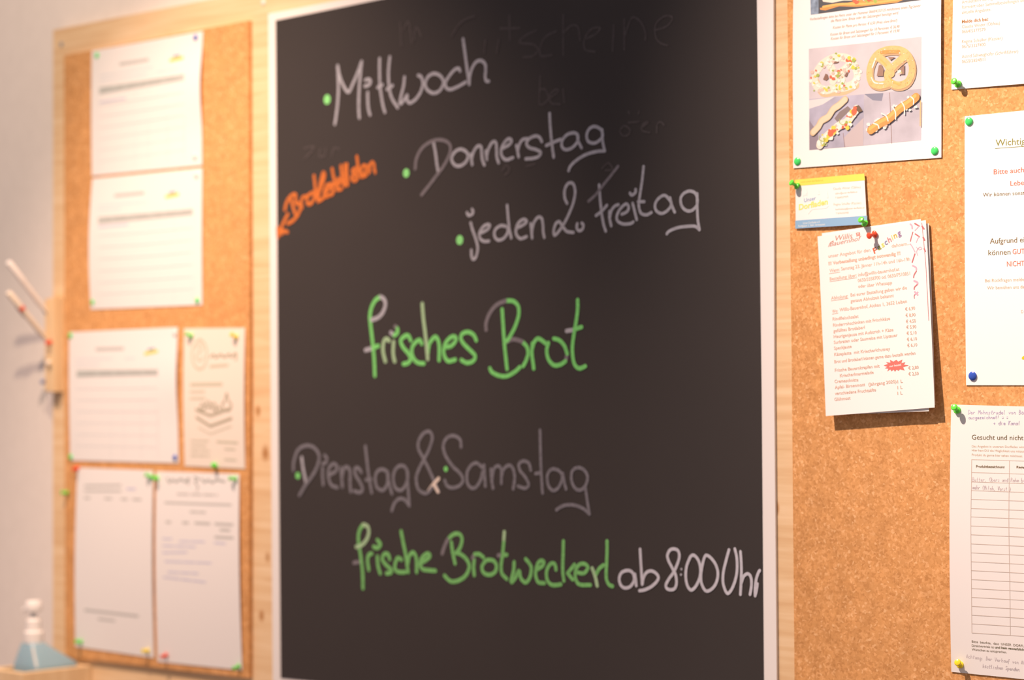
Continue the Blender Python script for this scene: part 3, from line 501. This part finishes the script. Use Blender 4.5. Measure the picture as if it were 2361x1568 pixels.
# --- 'Gesucht' sheet
pw = ink((246, 226, 218), RI, 'x'); ge = Sheet('wish_list', 'ruled wish list with handwritten notes, held by green and yellow push pins, bottom right', 'paper', [PW(2193.7, 932.7, B0), PW(2361, 937.4, B0), PW(2361, 1566, B0), PW(2194, 1549, B0)], lambda u, v: B0+.0006+.0035*(1-u)*sin(PI*v), PAPER)
# widen to the full sheet beyond the frame
a_, b_, c_, d_ = ge.P
bpy.data.objects.remove(ge.obj)
tr = a_+(b_-a_).normalized()*.21; brr = d_+(c_-d_).normalized()*.21
ge = Sheet('wish_list', 'ruled wish list with handwritten notes, held by green and yellow push pins, bottom right', 'paper', [a_, tr, brr, d_], lambda u, v: B0+.0006+.0035*(1-u)*sin(PI*v), PAPER)
k9 = lambda *p: conv((2120, 880), .21692, *p); k10 = lambda *p: conv((2120, 1200), .23466, *p)
dk = ink((98, 86, 48), MI, 'dark_olive_print'); sb = ink((202, 170, 138), MI, 'small_print'); ru = ink((206, 180, 160), MI, 'table_rule'); pen = ink((186, 170, 192), MI, 'violet_ink'); pen2 = ink((214, 194, 188), MI, 'pale_pen')
ge.begin('printed_text')
ge.text('Gesucht und nicht', *k9((557, 615), (1105, 622)), 11, dk)
for t, a, b in (('Das Angebot in unserem Dorfladen wird', (557, 698), (1118, 706)), ('Hier hast DU die Möglichkeit uns mitzut', (557, 740), (1113, 752)), ('Produkt du gerne hier sehen möchtest.', (557, 788), (1097, 803))): ge.text(t, *k9(a, b), 5, sb)
ge.text('Produktbezeichnung', *k9((602, 913), (905, 920)), 5.6, bw, .02); ge.text('Rega', *k9((1032, 920), (1113, 923)), 5.6, bw, .02)
ge.text('Bitte  beachte,  dass  UNSER  DORFL', *k10((515, 1200), (1027, 1245)), 5.2, bw); ge.text('Direktvertrieb ist', *k10((515, 1240), (732, 1256)), 5.2, bw); ge.text('und kein gewerblich', *k10((742, 1256), (1027, 1280)), 5.2, dk, .02); ge.text('Wünschen zu entsprechen.', *k10((515, 1278), (858, 1306)), 5.2, bw)
ge.end(); ge.begin('printed_table', 'ruled table lines')
xl = lambda y: 2120+.21692*555-(.0135*(y-1059) if y < 1220 else .0135*161-.0115*(y-1220))
for y in [880+.21692*v for v in (828, 965, 1065, 1157, 1250, 1347, 1437, 1533)]+[1200+.23466*v for v in (140, 230, 318, 405, 492, 580, 668, 755, 843, 930, 1015, 1105)]:
    sl = .028+max(0, (y-1060))/(1460-1060)*.038
    ge.line([(xl(y), y), (2310, y+sl*(2310-xl(y))), (2395, y+sl*(2395-xl(y)))], 1.1, ru, 2)
ge.line([(xl(y), y) for y in (1059.6, 1120, 1200, 1300, 1400, 1459.3)], 1.1, ru, 2); ge.line([(2327.6, 1061.5), (2326, 1200), (2328, 1330), (2329.6, 1465)], 1.1, ru, 3)
ge.end()
ge.begin('handwritten_note', 'violet handwriting above the heading')
# a small single-stroke hand
HAND = {'a': '.8,.5 .4,.6 .1,.3 .3,0 .7,.1 .8,.55 .8,.1 1,0', 'b': '.1,1.2 .1,0 .6,0 .8,.3 .5,.6 .1,.4', 'c': '.8,.5 .4,.6 .1,.3 .3,0 .8,.1', 'd': '.8,.5 .4,.6 .1,.3 .3,0 .7,.1 .8,1.2 .8,.1 1,0', 'e': '.1,.3 .7,.35 .6,.6 .2,.5 .15,.15 .5,0 .9,.1', 'f': '.7,1.1 .4,1.1 .3,.6 .3,-.4/.1,.6 .6,.6', 'g': '.8,.5 .4,.6 .1,.3 .3,0 .7,.1 .8,.55 .8,-.3 .4,-.5 .1,-.3', 'h': '.1,1.2 .1,0/.1,.4 .4,.6 .7,.5 .7,0', 'i': '.3,.6 .3,.1 .5,0/.3,.85 .32,.86', 'k': '.1,1.2 .1,0/.7,.6 .2,.3 .8,0', 'l': '.3,1.2 .25,.2 .5,0', 'm': '.1,.6 .1,0/.1,.4 .3,.6 .45,.5 .45,0/.45,.4 .7,.6 .85,.5 .85,.05 1,0', 'n': '.1,.6 .1,0/.1,.4 .4,.6 .7,.5 .7,.05 .9,0', 'o': '.4,.6 .1,.3 .4,0 .7,.3 .4,.6', 'p': '.1,.6 .1,-.5/.1,.4 .5,.6 .8,.3 .4,0 .1,.1', 'r': '.1,.6 .1,0/.1,.35 .4,.6 .7,.55', 's': '.7,.5 .4,.6 .2,.45 .6,.2 .5,0 .1,.05', 't': '.4,1.1 .35,.1 .6,0/.1,.7 .7,.7', 'u': '.1,.6 .15,.1 .4,0 .7,.2 .7,.6 .7,.1 .9,0', 'v': '.1,.6 .4,0 .75,.6', 'w': '.1,.6 .3,0 .5,.5 .7,0 .9,.6', 'z': '.1,.6 .7,.6 .1,0 .8,0', 'ö': '.4,.6 .1,.3 .4,0 .7,.3 .4,.6/.25,.85 .26,.87/.55,.85 .56,.87', 'ä': '.8,.5 .4,.6 .1,.3 .3,0 .7,.1 .8,.55 .8,.1 1,0/.3,.85 .31,.87/.6,.85 .61,.87',
 'A': '.1,0 .45,1.2 .85,0/.2,.4 .7,.4', 'B': '.15,0 .15,1.2 .6,1.15 .6,.75 .15,.65 .7,.55 .7,.1 .15,0', 'D': '.15,0 .15,1.2 .6,1.1 .8,.6 .6,.1 .1,0', 'K': '.15,1.2 .15,0/.8,1.2 .2,.6 .9,0', 'M': '.05,0 .15,1.2 .45,.5 .75,1.2 .9,0', 'O': '.5,1.2 .1,.9 .1,.3 .5,0 .85,.3 .85,.9 .5,1.2', 'R': '.15,0 .15,1.2 .7,1.1 .6,.65 .15,.6 .85,0', 'S': '.8,1.1 .4,1.2 .2,.9 .7,.5 .6,.05 .1,.05', 'V': '.05,1.2 .4,0 .85,1.2', '!': '.3,1.2 .3,.4/.3,.08 .31,.06', '+': '.1,.4 .7,.4/.4,.7 .4,.1', ',': '.3,.05 .2,-.2', '.': '.3,.02 .31,.04', ':': '.3,.05 .31,.07/.3,.5 .31,.52', '(': '.6,1.2 .25,.6 .6,-.2', ')': '.2,1.2 .55,.6 .2,-.2', '☺': '.1,.3 .4,.05 .8,.3/.25,.7 .26,.72/.6,.7 .61,.72'}
def hand(sh, t, p0, p1, h, M, w=1.0):
    n = len(t); L_ = Vector((p1[0]-p0[0], p1[1]-p0[1])); st = L_/n
    for i, ch in enumerate(t):
        if ch == ' ' or ch not in HAND: continue
        for part in HAND[ch].split('/'):
            pts = []
            for a in part.split():
                x, y = (float(v) for v in a.split(',')); q = Vector(p0)+st*(i+x*.95+y*.12); pts.append((q.x, q.y-y*h))
            sh.line(pts, w, M, 3)
hand(ge, 'Der Mohnstrudel von Bäu', *k9((515, 345), (1135, 345)), 7.5, pen); hand(ge, 'ausgezeichnet! ☺ ☺', *k9((520, 397), (945, 392)), 6.5, pen); hand(ge, '+ die Kanal', *k9((785, 458), (1075, 458)), 7.5, pen)
ge.end(); ge.begin('handwritten_entry', 'pale pen entries in the table rows')
hand(ge, 'Butter, Obers und Rahm bi', *k9((560, 1058), (1125, 1066)), 7.5, pen2); hand(ge, 'mehr (Milch, Vorst.)', *k9((562, 1140), (975, 1160)), 7.5, pen2)
ge.end(); ge.begin('handwritten_note', 'pale pen note below the table')
hand(ge, 'Achtung: Der Verkauf von Al', *k10((458, 1350), (1040, 1415)), 7, pen2); hand(ge, 'köstlichen Spenden', *k10((620, 1445), (985, 1478)), 7, pen2)
ge.end()
# --- business card
k5 = lambda *p: conv((1820, 390), .10204, *p)
ca = Sheet('business_card', 'small yellow, white and blue shop card below the food poster', 'card', px4(k5((126, 240), (1692, 100), (1765, 1245), (135, 1345)), B0+.002), lambda u, v: B0+.0009+.0022*(1-(u-.9)**2)*v+.001*u*(1-v), PAPER, None, 8, 8)
ca.begin('printed_design')
ca.quad(k5((126, 240), (1692, 100), (1712, 252), (128, 385)), ink((236, 210, 92), MI, 'card_yellow')); ca.quad(k5((134, 1162), (1757, 1050), (1765, 1245), (135, 1345)), ink((142, 172, 194), MI, 'card_blue'))
bn = ink((232, 196, 170), MI, 'card_brown_print'); yq = ink((236, 218, 112), MI, 'card_yellow_print'); gq = ink((140, 164, 190), MI, 'card_blue_print')
ca.text('www.unser-dorfladen.at', *k5((250, 312), (765, 270)), 4.3, ink((190, 166, 60), MI, 'card_olive'))
ca.text('Unser', *k5((335, 748), (605, 690)), 8.5, gq, .01, .1); ca.text('Dorfladen', *k5((215, 925), (872, 790)), 12.5, yq, .03, .1)
for t, a, b, h in (('Claudia Winter (Obfrau)', (990, 472), (1610, 425), 5.4), ('obfrau@unser-dorfladen.at', (1035, 570), (1535, 528), 4.2), ('T 0664/5377579', (1035, 668), (1330, 640), 4.2), ('Regina Schüller (Kassier)', (1000, 822), (1622, 785), 5.4), ('buchhaltung@unser-dorfladen.at', (1045, 928), (1695, 885), 4.2), ('T 0676/3327400', (1050, 1022), (1340, 1000), 4.2)): ca.text(t, *k5(a, b), h, bn)
ca.text('Unser Dorfladen e.V.', *k5((310, 1245), (700, 1210)), 4.6, wht); ca.text('Fünfgasse 1, 3661 Artstetten', *k5((205, 1310), (805, 1268)), 4.6, wht)
fb = ink((246, 228, 214), MI, 'card_faint_print')
for c_ in (((365, 560), (390, 450), (410, 560)), ((635, 580), (660, 460), (690, 575)), ((840, 650), (860, 490), (880, 650))): ca.poly(k5(*c_), fb)
ca.line(k5((430, 1010), (520, 910), (700, 890), (820, 880), (885, 830)), 1.5, fb); ca.line(k5((320, 620), (330, 580), (400, 590)), 1.5, fb); ca.end()
# --- stack of carnival menus
ks = lambda *p: conv((1880, 490), .1594, *p); kt = lambda *p: conv((1880, 720), .17222, *p)
def stack_sheet(label, c, lift, curl):
    # bottom corners hang clear of the cork, so they are read at their own distance
    P = [PW(*c[0], B0+lift), PW(*c[1], B0+lift+.0015), PW(*c[2], B0+lift+curl), PW(*c[3], B0+lift+curl)]
    return Sheet('menu_sheet', label, 'paper', P, lambda u, v: B0+lift+.0015*u*(1-v)+curl*v**1.4, PAPER, 'pinned carnival menus', 10, 16)
stack_sheet('rearmost sheet of the carnival menu stack, showing at its right edge', [(1892, 551), (2141, 515), (2156, 934), (1908, 953)], .0006, .0072)
stack_sheet('middle sheet of the carnival menu stack, showing at top and bottom edges', [(1895, 537.8), (2123, 505), (2141.8, 948.2), (1914, 957)], .0016, .0072)
mn = stack_sheet('front sheet of the carnival menu stack, full of salmon coloured print', [(1884.8, 545), (2134.6, 507.5), (2155, 939.6), (1904, 959.4)], .0026, .0078)
sa = ink((246, 190, 160), RI, 'salmon_print'); wr = ink((222, 150, 128), RI, 'rust_print')
mn.begin('printed_text')
mn.text('Willis', *ks((295, 412), (540, 368)), 12, wr, 0, .3); mn.text('Bauernhof', *ks((205, 492), (672, 398)), 10, wr, 0, .4)
mn.line(ks((190, 495), (215, 440), (260, 410)), 1.5, wr)
for pts in (((590, 300), (640, 290)), ((595, 310), (640, 340)), ((640, 295), (600, 345)), ((590, 300), (600, 340)), ((640, 290), (640, 335)), ((625, 315), (640, 305), (645, 320), (625, 335))): mn.line(ks(*pts), 1.6, ink((236, 150, 130), RI, 'emblem_print'), 2)
for t, a, b, bo in (('unser Angebot für den', (190, 655), (795, 565), 0), ('dahoam...', (1105, 508), (1370, 465), 0), ('!!! Vorbestellung unbedingt notwendig !!!', (190, 762), (1230, 610), .02), ('Wann:', (205, 867), (352, 845), 0), ('Samstag 23. Jänner 11h-14h und 16h-19h', (372, 838), (1370, 695), 0), ('Bestellung über:', (210, 985), (598, 928), 0), ('info@willis-bauernhof.at', (620, 925), (1215, 840), 0), ('0650/3358700 od. 0650/7510851', (615, 1008), (1370, 902), 0), ('oder über Whatsapp', (620, 1092), (1110, 1035), 0), ('Abholung:', (230, 1262), (472, 1228), 0), ('Bei eurer Bestellung geben wir die', (510, 1217), (1325, 1110), 0), ('genaue Abholzeit bekannt', (510, 1302), (1135, 1222), 0), ('Wo:', (245, 1457), (325, 1442), 0), ('Willis-Bauernhof, Aichau 1, 3652 Leiben', (350, 1432), (1325, 1305), 0), ('€ 6,90', (1300, 1422), (1442, 1405), 0)):
    mn.text(t, *ks(a, b), 7.6, sa, bo+.008)
for a, b in (((200, 885), (355, 862)), ((210, 1000), (600, 942)), ((230, 1277), (475, 1242)), ((245, 1470), (328, 1455))): mn.line(ks(a, b), 1, sa, 1)
for t, a, b in (('Rindfleischsalat', (232, 112), (578, 72)), ('Rinderrohschinken mit Frischkäse', (238, 194), (1000, 102)), ('gefülltes Brotlaberl', (242, 270), (662, 220)), ('Heurigenjause mit Aufstrich + Käse', (246, 347), (1045, 252)), ('Surbraten oder Saumeise mit Liptauer', (248, 424), (1100, 325)), ('Speckjause', (250, 502), (485, 475)), ('Käseplatte  mit Kriecherlchutney', (254, 585), (1000, 507)), ('Brot und Brotlaberl können gerne dazu bestellt werden', (256, 682), (1340, 565)), ('Frische Bauernkrapfen mit', (262, 797), (860, 737)), ('Kriecherlmarmelade', (330, 870), (780, 822)), ('Cremeschnitte', (258, 947), (575, 922)), ('Apfel- Birnenmost', (262, 1027), (665, 985)), ('(Jahrgang 2020)', (712, 985), (1085, 945)), ('verschiedene Fruchtsäfte', (262, 1107), (812, 1057)), ('Glühmost', (256, 1187), (470, 1165)), ('€ 8,90', (1208, 62), (1340, 52)), ('€ 4,50', (1213, 145), (1345, 133)), ('€ 5,90', (1218, 222), (1350, 212)), ('€ 5,10', (1222, 303), (1355, 292)), ('€ 6,10', (1226, 385), (1360, 372)), ('€ 6,10', (1230, 465), (1363, 453)), ('€ 2,80', (1245, 768), (1382, 755)), ('€ 2,50', (1247, 848), (1382, 838)), ('1 L', (1100, 950), (1172, 940)), ('1 L', (1100, 1028), (1168, 1022)), ('1 L', (1100, 1105), (1168, 1098))):
    mn.text(t, *kt(a, b), 7.2, sa, .008)
for t, x, y, w, c_ in (('F', 852, 597, 58, (240, 112, 76)), ('a', 912, 548, 50, (172, 172, 70)), ('s', 968, 508, 42, (252, 232, 110)), ('c', 1012, 475, 44, (150, 146, 180)), ('h', 1062, 440, 48, (236, 150, 146)), ('i', 1118, 402, 12, (250, 220, 110)), ('n', 1145, 378, 46, (246, 190, 80)), ('g', 1200, 342, 48, (176, 136, 172))):
    mn.text(t, *ks((x, y), (x+w*.92, y-w*.5)), 13, ink(c_, RI, 'letter_%d_%d_%d' % c_), .015)
mn.end()
mn.begin('printed_decoration', 'pink streamers and red starburst')
pk = ink((244, 186, 194), RI, 'pink_streamer'); rk = ink((218, 124, 122), RI, 'red_streamer')
for M, w, s_ in ((pk, 4, '1375,170 1395,190 1400,230'), (rk, 2.6, '1410,285 1385,370 1375,415'), (pk, 2.6, '1375,455 1410,510 1440,570'), (rk, 3.2, '1440,600 1420,660 1400,720'), (pk, 4, '1410,770 1455,795 1460,830'), (rk, 3, '1460,850 1430,900 1422,940'), (pk, 4.5, '1430,990 1475,1010 1475,1040'), (rk, 3, '1470,1045 1435,1080 1430,1110'), (pk, 4.5, '1440,1150 1480,1190'), (pk, 4, '1480,1155 1445,1185'), (rk, 2, '1440,1185 1430,1205 1432,1240'), (rk, 3.4, '1440,160 1500,195'), (pk, 2, '1495,200 1470,230 1440,260'), (rk, 3, '1445,310 1505,350'), (pk, 2, '1500,355 1480,380 1460,430'), (pk, 1.8, '1460,500 1500,540 1540,520 1510,500 1465,560 1480,620'), (rk, 1.3, '1540,150 1580,560 1600,800 1640,1560'), (rk, 4, '1545,200 1570,235'), (rk, 4, '1560,360 1580,400'), (rk, 3.5, '1575,525 1590,560')):
    mn.line(ks(*[tuple(float(v) for v in a.split(',')) for a in s_.split()]), w, M)
mn.poly(kt((915, 712), (970, 692), (945, 665), (1005, 676), (1000, 635), (1045, 662), (1085, 635), (1110, 662), (1165, 632), (1150, 682), (1205, 668), (1185, 702), (1250, 710), (1175, 735), (1195, 780), (1130, 762), (1115, 785), (1085, 768), (1065, 795), (1045, 768), (1020, 790), (1000, 763), (965, 792), (977, 755), (930, 750), (962, 730)), ink((250, 128, 112), RI, 'starburst_red'))
mn.text('nur heute!', *kt((995, 737), (1150, 712)), 4.6, PAPERW, .01)
mn.end()

# ---------------------------------------------------------------- pins
def plas(name, rgb, irr): return mat(name, alb(rgb, irr), .22, .5)
GREEN = plas('green_plastic', (92, 214, 62), (.95, .95, .85)); GREEN2 = plas('leaf_green_plastic', (72, 218, 104), (1.0, .98, .9)); RED = plas('red_plastic', (245, 82, 48), (1.2, 1.05, .95)); YEL = plas('yellow_plastic', (246, 216, 40), (1.1, 1, .85)); BLUE = plas('blue_plastic', (52, 84, 186), (1.1, 1, 1)); WHITEP = plas('white_plastic', (235, 225, 215), (1.25, 1.1, 1)); GREYB = plas('grey_blue_spot', (110, 120, 160), (1, .9, .9))
def push_pin(base, head, M, label, o0, group):
    p0 = W(*base, o0+.002); p1 = W(*head, o0+.0095); ax = (p1-p0).normalized(); org = p0-ax*.002
    bm = bmesh.new(); lathe(bm, [(0, 0), (.0036, 0), (.0042, .0007), (.0042, .0015), (.0037, .0022), (.0022, .003), (.00195, .0052), (.0021, .007), (.0031, .0082), (.0037, .0088), (.0038, .0098), (.0033, .0106), (.0020, .0110), (0, .0111)], 26, org, ax)
    o = tag(link('push_pin', bm, M, None, True, org), label, 'push pin', group)
    bm = bmesh.new(); lathe(bm, [(0, -.006), (.0005, -.0045), (.0005, .0005), (0, .0005)], 10, org, ax); n = link('needle', bm, STEEL, o, True); n['label'] = 'steel needle'
def tack(c, M, label, o0, r, group):
    p = W(*c, o0); bm = bmesh.new(); lathe(bm, [(0, -.0002), (r*.92, -.0002), (r, .0005), (r*.97, .0011), (r*.8, .0017), (r*.4, .0022), (0, .0023)], 28, p, Vector((0, -1, 0)))
    o = tag(link('thumb_tack', bm, M, None, True, p), label, 'thumb tack', group)
    bm = bmesh.new(); lathe(bm, [(0, -.006), (.0005, -.0045), (.0005, -.0001), (0, -.0001)], 10, p, Vector((0, -1, 0))); link('needle', bm, STEEL, o, True)['label'] = 'steel needle'
GR, GL = 'pins on the right cork board', 'pins on the left cork board'
oS = B0+.0008
tack((1839, 372), GREEN2, 'green tack at the bottom left corner of the food poster', oS, .0047, GR)
tack((2155.5, 347.8), GREEN2, 'green tack at the bottom right corner of the food poster', oS, .0047, GR)
tack((2234.5, 280), GREEN2, 'green tack at the top left corner of the notice headed Wichtig', oS, .0047, GR)
tack((2243, 867), BLUE, 'blue tack at the bottom left corner of the notice headed Wichtig', oS, .0050, GR)
push_pin((2207.5, 193), (2199, 187), GREEN, 'green push pin at the bottom left corner of the contact notice', oS, GR)
push_pin((1836, 428), (1822.5, 419.5), GREEN, 'green push pin at the top left corner of the small shop card', B0+.002, GR)
push_pin((1993, 514), (1984, 505.5), GREEN, 'green push pin at the bottom right corner of the small shop card', B0+.003, GR)
push_pin((2015, 540.5), (2003, 544), RED, 'red push pin holding the stack of carnival menus', B0+.0035, GR)
push_pin((2206, 945), (2199.5, 938.5), GREEN, 'green push pin at the top left corner of the wish list', oS, GR)
push_pin((2213, 1532), (2207.5, 1527), YEL, 'yellow push pin at the bottom left corner of the wish list', oS, GR)
for c_, M, lb in (((223.7, 128), GREEN2, 'green tack at the top left corner of the topmost order list'), ((451.3, 87), BLUE, 'dark blue tack at the top right corner of the topmost order list'), ((449.5, 361), WHITEP, 'white tack at the bottom right corner of the topmost order list'), ((453, 404), WHITEP, 'white tack at the top right corner of the second order list'), ((214, 697), GREEN2, 'green tack at the bottom left corner of the second order list'), ((455, 693), GREEN2, 'green tack at the bottom right corner of the second order list'), ((162.5, 774), GREEN2, 'green tack at the top left corner of the order list beside the leaflet'), ((403.6, 769), WHITEP, 'white tack at the top right corner of the order list beside the leaflet'), ((163, 1054), GREEN2, 'green tack at the bottom left corner of the order list beside the leaflet'), ((403.6, 1055.5), BLUE, 'dark blue tack at the bottom right corner of the order list beside the leaflet')):
    tack(c_, M, lb, oS, .0047, GL)
for b_, h_, M, lb in (((439.5, 774), (427, 769), GREEN, 'green push pin at the top left corner of the cream leaflet'), ((543, 776), (532, 770), YEL, 'yellow push pin at the top right corner of the cream leaflet'), ((495.5, 1074), (491, 1071), GREEN, 'green push pin at the bottom edge of the cream leaflet'), ((177, 1080), (170, 1082), RED, 'red push pin at the top left corner of the mostly blank sheet'), ((346, 1099), (332, 1093), GREEN, 'green push pin at the top right corner of the mostly blank sheet'), ((361, 1103), (355, 1102), GREEN, 'green push pin at the top left corner of the sheet with violet entries'), ((153, 1136), (142, 1136), GREEN, 'green push pin alone near the left edge of the left cork board'), ((541, 1104), (527, 1103), GREEN, 'green push pin at the top right corner of the sheet with violet entries'), ((185, 1480), (176, 1479), GREEN, 'green push pin at the bottom left corner of the mostly blank sheet'), ((339, 1501), (330, 1501), YEL, 'yellow push pin at the bottom right corner of the mostly blank sheet'), ((382, 1511), (373, 1515), RED, 'red push pin at the bottom left corner of the sheet with violet entries'), ((549, 1537), (538, 1542), GREEN, 'green push pin at the bottom right corner of the sheet with violet entries')):
    push_pin(b_, h_, M, lb, oS, GL)

# ---------------------------------------------------------------- pen holder on the left edge
OH = .036
bh = prism([(103, 690), (126, 684), (126, 905), (103, 903)], OH, OW)
bmesh.ops.bevel(bh, geom=bh.edges[:], offset=.0012, segments=2, affect='EDGES')
hold = tag(link('pen_holder', bh, PINE2), 'narrow pale wood pen holder on the left edge of the backing panel', 'pen holder')
PENW = mat('pen_white', (.86, .83, .82), .4, .4); PENC = mat('pen_ivory', (.80, .72, .62), .4, .4); DARK = mat('dark_grey_plastic', (.20, .19, .20), .5, .4)
def pen(a, b, out1, r, M, label, band):
    p0 = W(*a, OH-.003); p1 = W(*b, out1); ax = p1-p0; Ln = ax.length
    e = empty('marker_pen', p0); tag(e, label, 'pen', 'chalk marker pens in the holder')
    bm = bmesh.new(); lathe(bm, [(0, 0), (r*.6, 0), (r*.75, .01), (r, .02), (r, Ln*.62), (0, Ln*.62)], 20, p0, ax); link('barrel', bm, M, e, True)
    bm = bmesh.new(); lathe(bm, [(0, Ln*.62+.0002), (r*1.1, Ln*.62+.0002), (r*1.1, Ln*.97), (r*.8, Ln), (0, Ln)], 20, p0, ax); link('cap', bm, M, e, True)
    if band:
        bm = bmesh.new(); lathe(bm, [(r*1.12, Ln*.64), (r*1.2, Ln*.645), (r*1.2, Ln*.70), (r*1.12, Ln*.705)], 20, p0, ax); link('band', bm, RED, e, True)['label'] = 'red band'
        bm = bmesh.new(); q = p0+ax*.60-Vector((0, 0, r*1.6)); lathe(bm, [(0, 0), (.0016, 0), (.0016, .022), (0, .022)], 10, q, ax); link('clip', bm, DARK, e, True)['label'] = 'dark clip'
    else:
        bm = bmesh.new(); q = p0-Vector((0, 0, r*.6)); lathe(bm, [(0, 0), (.002, 0), (.002, .012), (0, .012)], 10, q, ax); link('clip', bm, DARK, e, True)['label'] = 'dark clip'  # short dark stub just under the foot of the pen
pen((109, 722), (19, 604), .114, .0049, PENW, 'upper white pen sticking out of the pen holder', False)
pen((109, 785), (19, 674), .114, .0049, PENC, 'lower ivory pen with a red band, sticking out of the pen holder', True)
push_pin((115, 789), (108, 791), RED, 'red push pin in the front of the pen holder', OH, GL)
push_pin((104, 880), (97, 881), GREYB, 'grey blue pin-shaped spot at the left edge of the pen holder', OH-.006, GL)  # small grey blue spot, modelled with the pin shape
push_pin((112.5, 836), (110, 836), PENC, 'ivory push pin low on the front of the pen holder', OH, GL)

# ---------------------------------------------------------------- disinfectant dispenser in its wooden stand
ZT = 1.55-.4395
st = empty('wooden_stand', (-3.006, -.085, 0)); tag(st, 'open topped wooden box stand holding the blue bottle, bottom left', 'stand')
x0, x1, y0, y1, tk = -3.056, -2.957, -.152, -.0185, .011
for (a, b, c, d) in ((x0, x1, y0, y0+tk), (x0, x1, y1-tk, y1), (x0, x0+tk, y0+tk, y1-tk), (x1-tk, x1, y0+tk, y1-tk)):
    bm = bmesh.new(); add_box(bm, a, b, c, d, .0, ZT); bmesh.ops.bevel(bm, geom=bm.edges[:], offset=.0008, segments=1, affect='EDGES'); link('side_board', bm, PINE2, st)
bm = bmesh.new(); add_box(bm, x0+tk, x1-tk, y0+tk, y1-tk, ZT-.16, ZT-.148); link('inner_shelf', bm, PINE2, st)
LIQ = mat('blue_liquid_bottle', (.26, .41, .49), .3, .5); nt, N, LK, b_ = nodes(LIQ); b_.inputs['Subsurface Weight'].default_value = .15
PUMP = mat('white_pump_plastic', (.82, .80, .78), .35, .4); EDGE_GLINT = mat('pale_edge_highlight', (.55, .57, .55), .35, .4)
bt = empty('pump_bottle', (-3.005, -.085, ZT-.148)); tag(bt, 'square bottle of blue liquid with a white pump, bottom left', 'bottle')
def loft(bm, rings):
    R = [[bm.verts.new(p) for p in r] for r in rings]; bm.faces.new(R[0][::-1]); bm.faces.new(R[-1])
    for a, b in zip(R, R[1:]):
        for k in range(len(a)): bm.faces.new((a[k], a[(k+1) % len(a)], b[(k+1) % len(a)], b[k]))
def rr(xa, xb, ya, yb, z, r):
    pts = []
    for cx, cy, a in ((xb-r, yb-r, 0), (xa+r, yb-r, 90), (xa+r, ya+r, 180), (xb-r, ya+r, 270)):
        for k in range(5): t = math.radians(a+k*22.5); pts.append((cx+r*math.cos(t), cy+r*math.sin(t), z))
    return pts
bm = bmesh.new(); zb = ZT-.148
loft(bm, [rr(-3.038, -2.972, -.115, -.036, zb, .006), rr(-3.040, -2.970, -.117, -.034, zb+.01, .008), rr(-3.040, -2.970, -.117, -.034, ZT+.002, .008), rr(-3.039, -2.971, -.116, -.036, ZT+.007, .008), rr(-3.030, -2.992, -.110, -.078, ZT+.037, .008), rr(-3.028, -2.994, -.108, -.080, ZT+.040, .008)])
bmesh.ops.recalc_face_normals(bm, faces=bm.faces[:]); link('bottle_body', bm, LIQ, bt, True)
cx = Vector((-3.011, -.094, ZT))
bm = bmesh.new(); lathe(bm, [(0, .040), (.0155, .040), (.0158, .043), (.0158, .057), (.0125, .060), (.0120, .076), (.0085, .080), (0, .080)], 28, cx); link('collar', bm, PUMP, bt, True)
bm = bmesh.new(); lathe(bm, [(0, .076), (.0045, .076), (.0045, .094), (0, .094)], 20, cx); link('stem', bm, WHITEP, bt, True)
bm = bmesh.new(); lathe(bm, [(0, .090), (.0125, .090), (.0135, .093), (.0135, .104), (.011, .108), (0, .109)], 28, cx)
lathe(bm, [(0, 0), (.0045, 0), (.0042, .016), (.0030, .020), (0, .020)], 16, cx+Vector((0, 0, .100)), Vector((-.8, -.5, -.42))); link('pump_head', bm, PUMP, bt, True)
bm = bmesh.new(); lathe(bm, [(0, 0), (.0022, 0), (.0022, .036), (0, .036)], 12, Vector((-2.9735, -.1135, ZT+.004)), Vector((-.0205, .0058, .031))); link('edge_highlight', bm, EDGE_GLINT, bt, True)['label'] = 'pale strip put in as the corner highlight'  # pale rod along the bottle corner stands in for its highlight

for o in bpy.data.objects:
    if '_b' in o: del o['_b']
